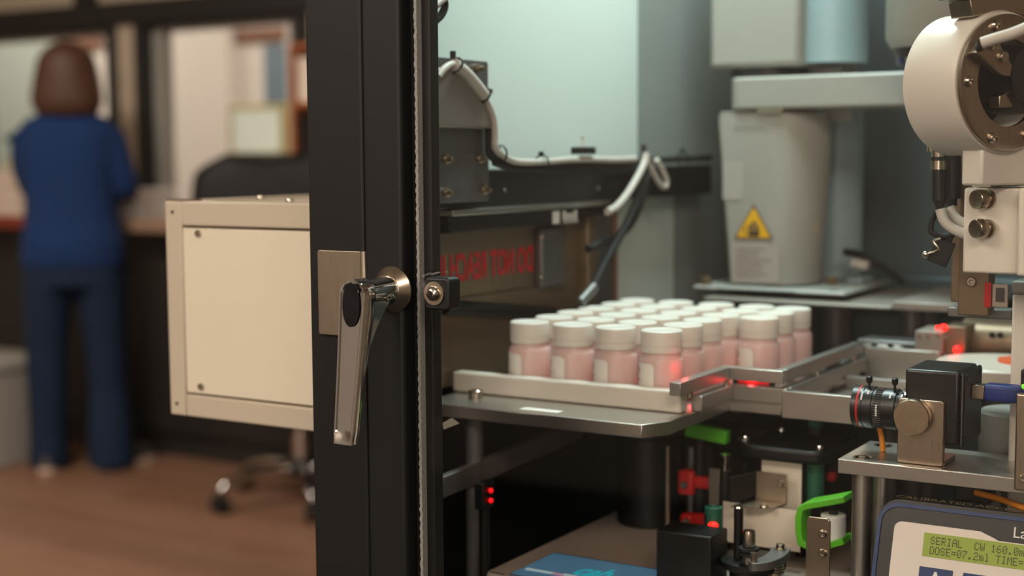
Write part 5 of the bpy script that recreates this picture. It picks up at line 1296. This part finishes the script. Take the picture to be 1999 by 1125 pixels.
obj('box_body', MB().box(a.x, b.x, YF_, YF_ + .036, ca.z + .0004, (a.z + b.z) / 2), 'blackp', T, .0015, 3)
obj('box_lid_line', MB().box(a.x - .0004, b.x + .0004, YF_ - .0004, YF_ + .0364, (a.z + b.z) / 2 - .012, (a.z + b.z) / 2 - .0116), 'hole', T)
YQ = 1.11
T = thing('black_pin', 'black upright pin with bright top in front of the paper strip', 'pin', P(1442, 1070, YQ))
rod('pin_shaft', 1442, 992, 0, .0040, 'blackg', T, YQ, low=ca.z + .0003)
a = P(1442, 992, YQ); obj('pin_top', MB().lathe([(.0040, .0002), (.0034, .0016), (0, .0018)], a, (0, 0, 1), 18), 'screw', T)
T = thing('fitting', 'steel fitting with black rings on the round dark base', 'fitting', P(1462, 1080, 1.09))
YQ2 = 1.095; a = P(1462, 1036, YQ2); b = P(1462, 1066, YQ2); c1 = P(1462, 1092, YQ2)
obj('fitting_head', MB().lathe([(.0054, 0), (.0056, (a.z - b.z) * .8), (.0050, a.z - b.z), (.0030, a.z - b.z), (.0028, a.z - b.z - .003), (0, a.z - b.z - .003)], (a.x, a.y, b.z), (0, 0, 1), 24), 'screw', T)
obj('rubber_ring', MB().lathe([(.0070, -.002), (.0086, -.001), (.0086, .001), (.0070, .002)], (a.x, a.y, b.z - .0025), (0, 0, 1), 28), 'rubber', T)
obj('rubber_ring', MB().lathe([(.0060, -.002), (.0076, -.001), (.0076, .001), (.0060, .002)], (a.x, a.y, b.z - .0068), (0, 0, 1), 28), 'rubber', T)
obj('fitting_stem', MB().cyl((a.x, a.y, c1.z - .004), (a.x, a.y, b.z - .0087), .0042), 'nickel', T)
bs = P(1470, 1096, 1.115); 
obj('round_base', MB().lathe([(.027, 0), (.028, .001), (.028, .006), (.026, .007), (0, .007)], (bs.x, bs.y, c1.z - .0115), (0, 0, 1), 44), 'blackp', T)
obj('base_stem', MB().cyl((bs.x, bs.y, ca.z + .0003), (bs.x, bs.y, c1.z - .0117), .02), 'blackp', T)
# curved grey arm with spring
YQ3 = 1.075
T = thing('curved_arm', 'curved grey metal arm with a screw and coil spring in foreground', 'arm', P(1500, 1100, YQ3))
pts = [P(x_, y_, YQ3) for x_, y_ in ((1456, 1096), (1478, 1092), (1500, 1084), (1518, 1074), (1530, 1066))]
zar = P(1495, 1092, YQ3).z
arm_top = [(q.x, q.y) for q in (at(x_, y_, Z=zar) for x_, y_ in ((1462, 1096), (1484, 1095), (1504, 1089), (1519, 1079), (1526, 1068)))]
wd = [.006, .0062, .0068, .0078, .0075]
R = []
pl2 = smooth([V((x_, y_, 0)) for x_, y_ in arm_top], 4)
for i, p in enumerate(pl2):
    t_ = (pl2[min(i + 1, len(pl2) - 1)] - pl2[max(i - 1, 0)]).normalized(); nn = V((-t_.y, t_.x, 0)); f = i / (len(pl2) - 1)
    ww = .0062 + .0022 * f; ww *= sqrt(max(.15, 1 - max(0, (abs(f - .5) - .42) / .09) ** 2))
    R.append([V((p.x, p.y, zar)) + nn * ww, V((p.x, p.y, zar)) - nn * ww, V((p.x, p.y, zar - .007)) - nn * ww, V((p.x, p.y, zar - .007)) + nn * ww])
obj('arm_plate', MB().rings(R), 'aludark', T, .0006)
e = pl2[-3]; obj('arm_screw', MB().lathe([(.0052, .0002), (.0052, .0012), (.0036, .0014), (.0036, .0044), (.002, .005), (0, .005)], (e.x, e.y, zar), (0, 0, 1), 20), 'screw', T)
e2 = pl2[2]; obj('arm_pin', MB().cyl((e2.x, e2.y, zar + .0002), (e2.x, e2.y, zar + .007), .0030, n=14), 'nickel', T)
coil = [V((e.x - .004 + .0065 * cos(k * .7), e.y + .0065 * sin(k * .7), zar - .009 - .0016 * k * .7 / (2 * pi) * 1.4)) for k in range(52)]
obj('coil_spring', MB().tube(coil, .0010, 7, 2), 'nickel', T)
obj('spring_post', MB().cyl((e.x - .004, e.y, ca.z + .0003), (e.x - .004, e.y, zar - .0072), .0048, n=20), 'nickel', T)
# steel tab with two screws
YQ4 = 1.09
a = P(1574, 1008, YQ4); b = P(1619, 1125, YQ4)
T = thing('steel_tab', 'upright rounded steel tab with two screws in front of white roll', 'bracket', (a.x + .008, YQ4, ca.z))
tabo = obj('tab_plate', MB(frame((0, YQ4 + .002, 0), (1, 0, 0), (0, 0, 1))).prism(rrect(a.x, b.x, ca.z + .0006, a.z, .0035), 0, .002), 'nickel', T, .0004)
for py_ in (1043, 1081): obj('tab_screw', screw_mb(MB(), P(1606, py_, YQ4 - .0001), NY, .0036, .0026), 'screw', tabo)
# grey lower plate
a = P(1540, 1095, 1.10); b = P(1652, 1118, 1.05)
solo('lower_plate', MB().box(P(1480, 1100, 1.10).x, b.x, 1.05, 1.14, ca.z + .0004, ca.z + .0045), 'aludark', 'flat grey plate under the coil spring and the steel tab', 'plate', (a.x + .03, 1.09, ca.z), .0008)
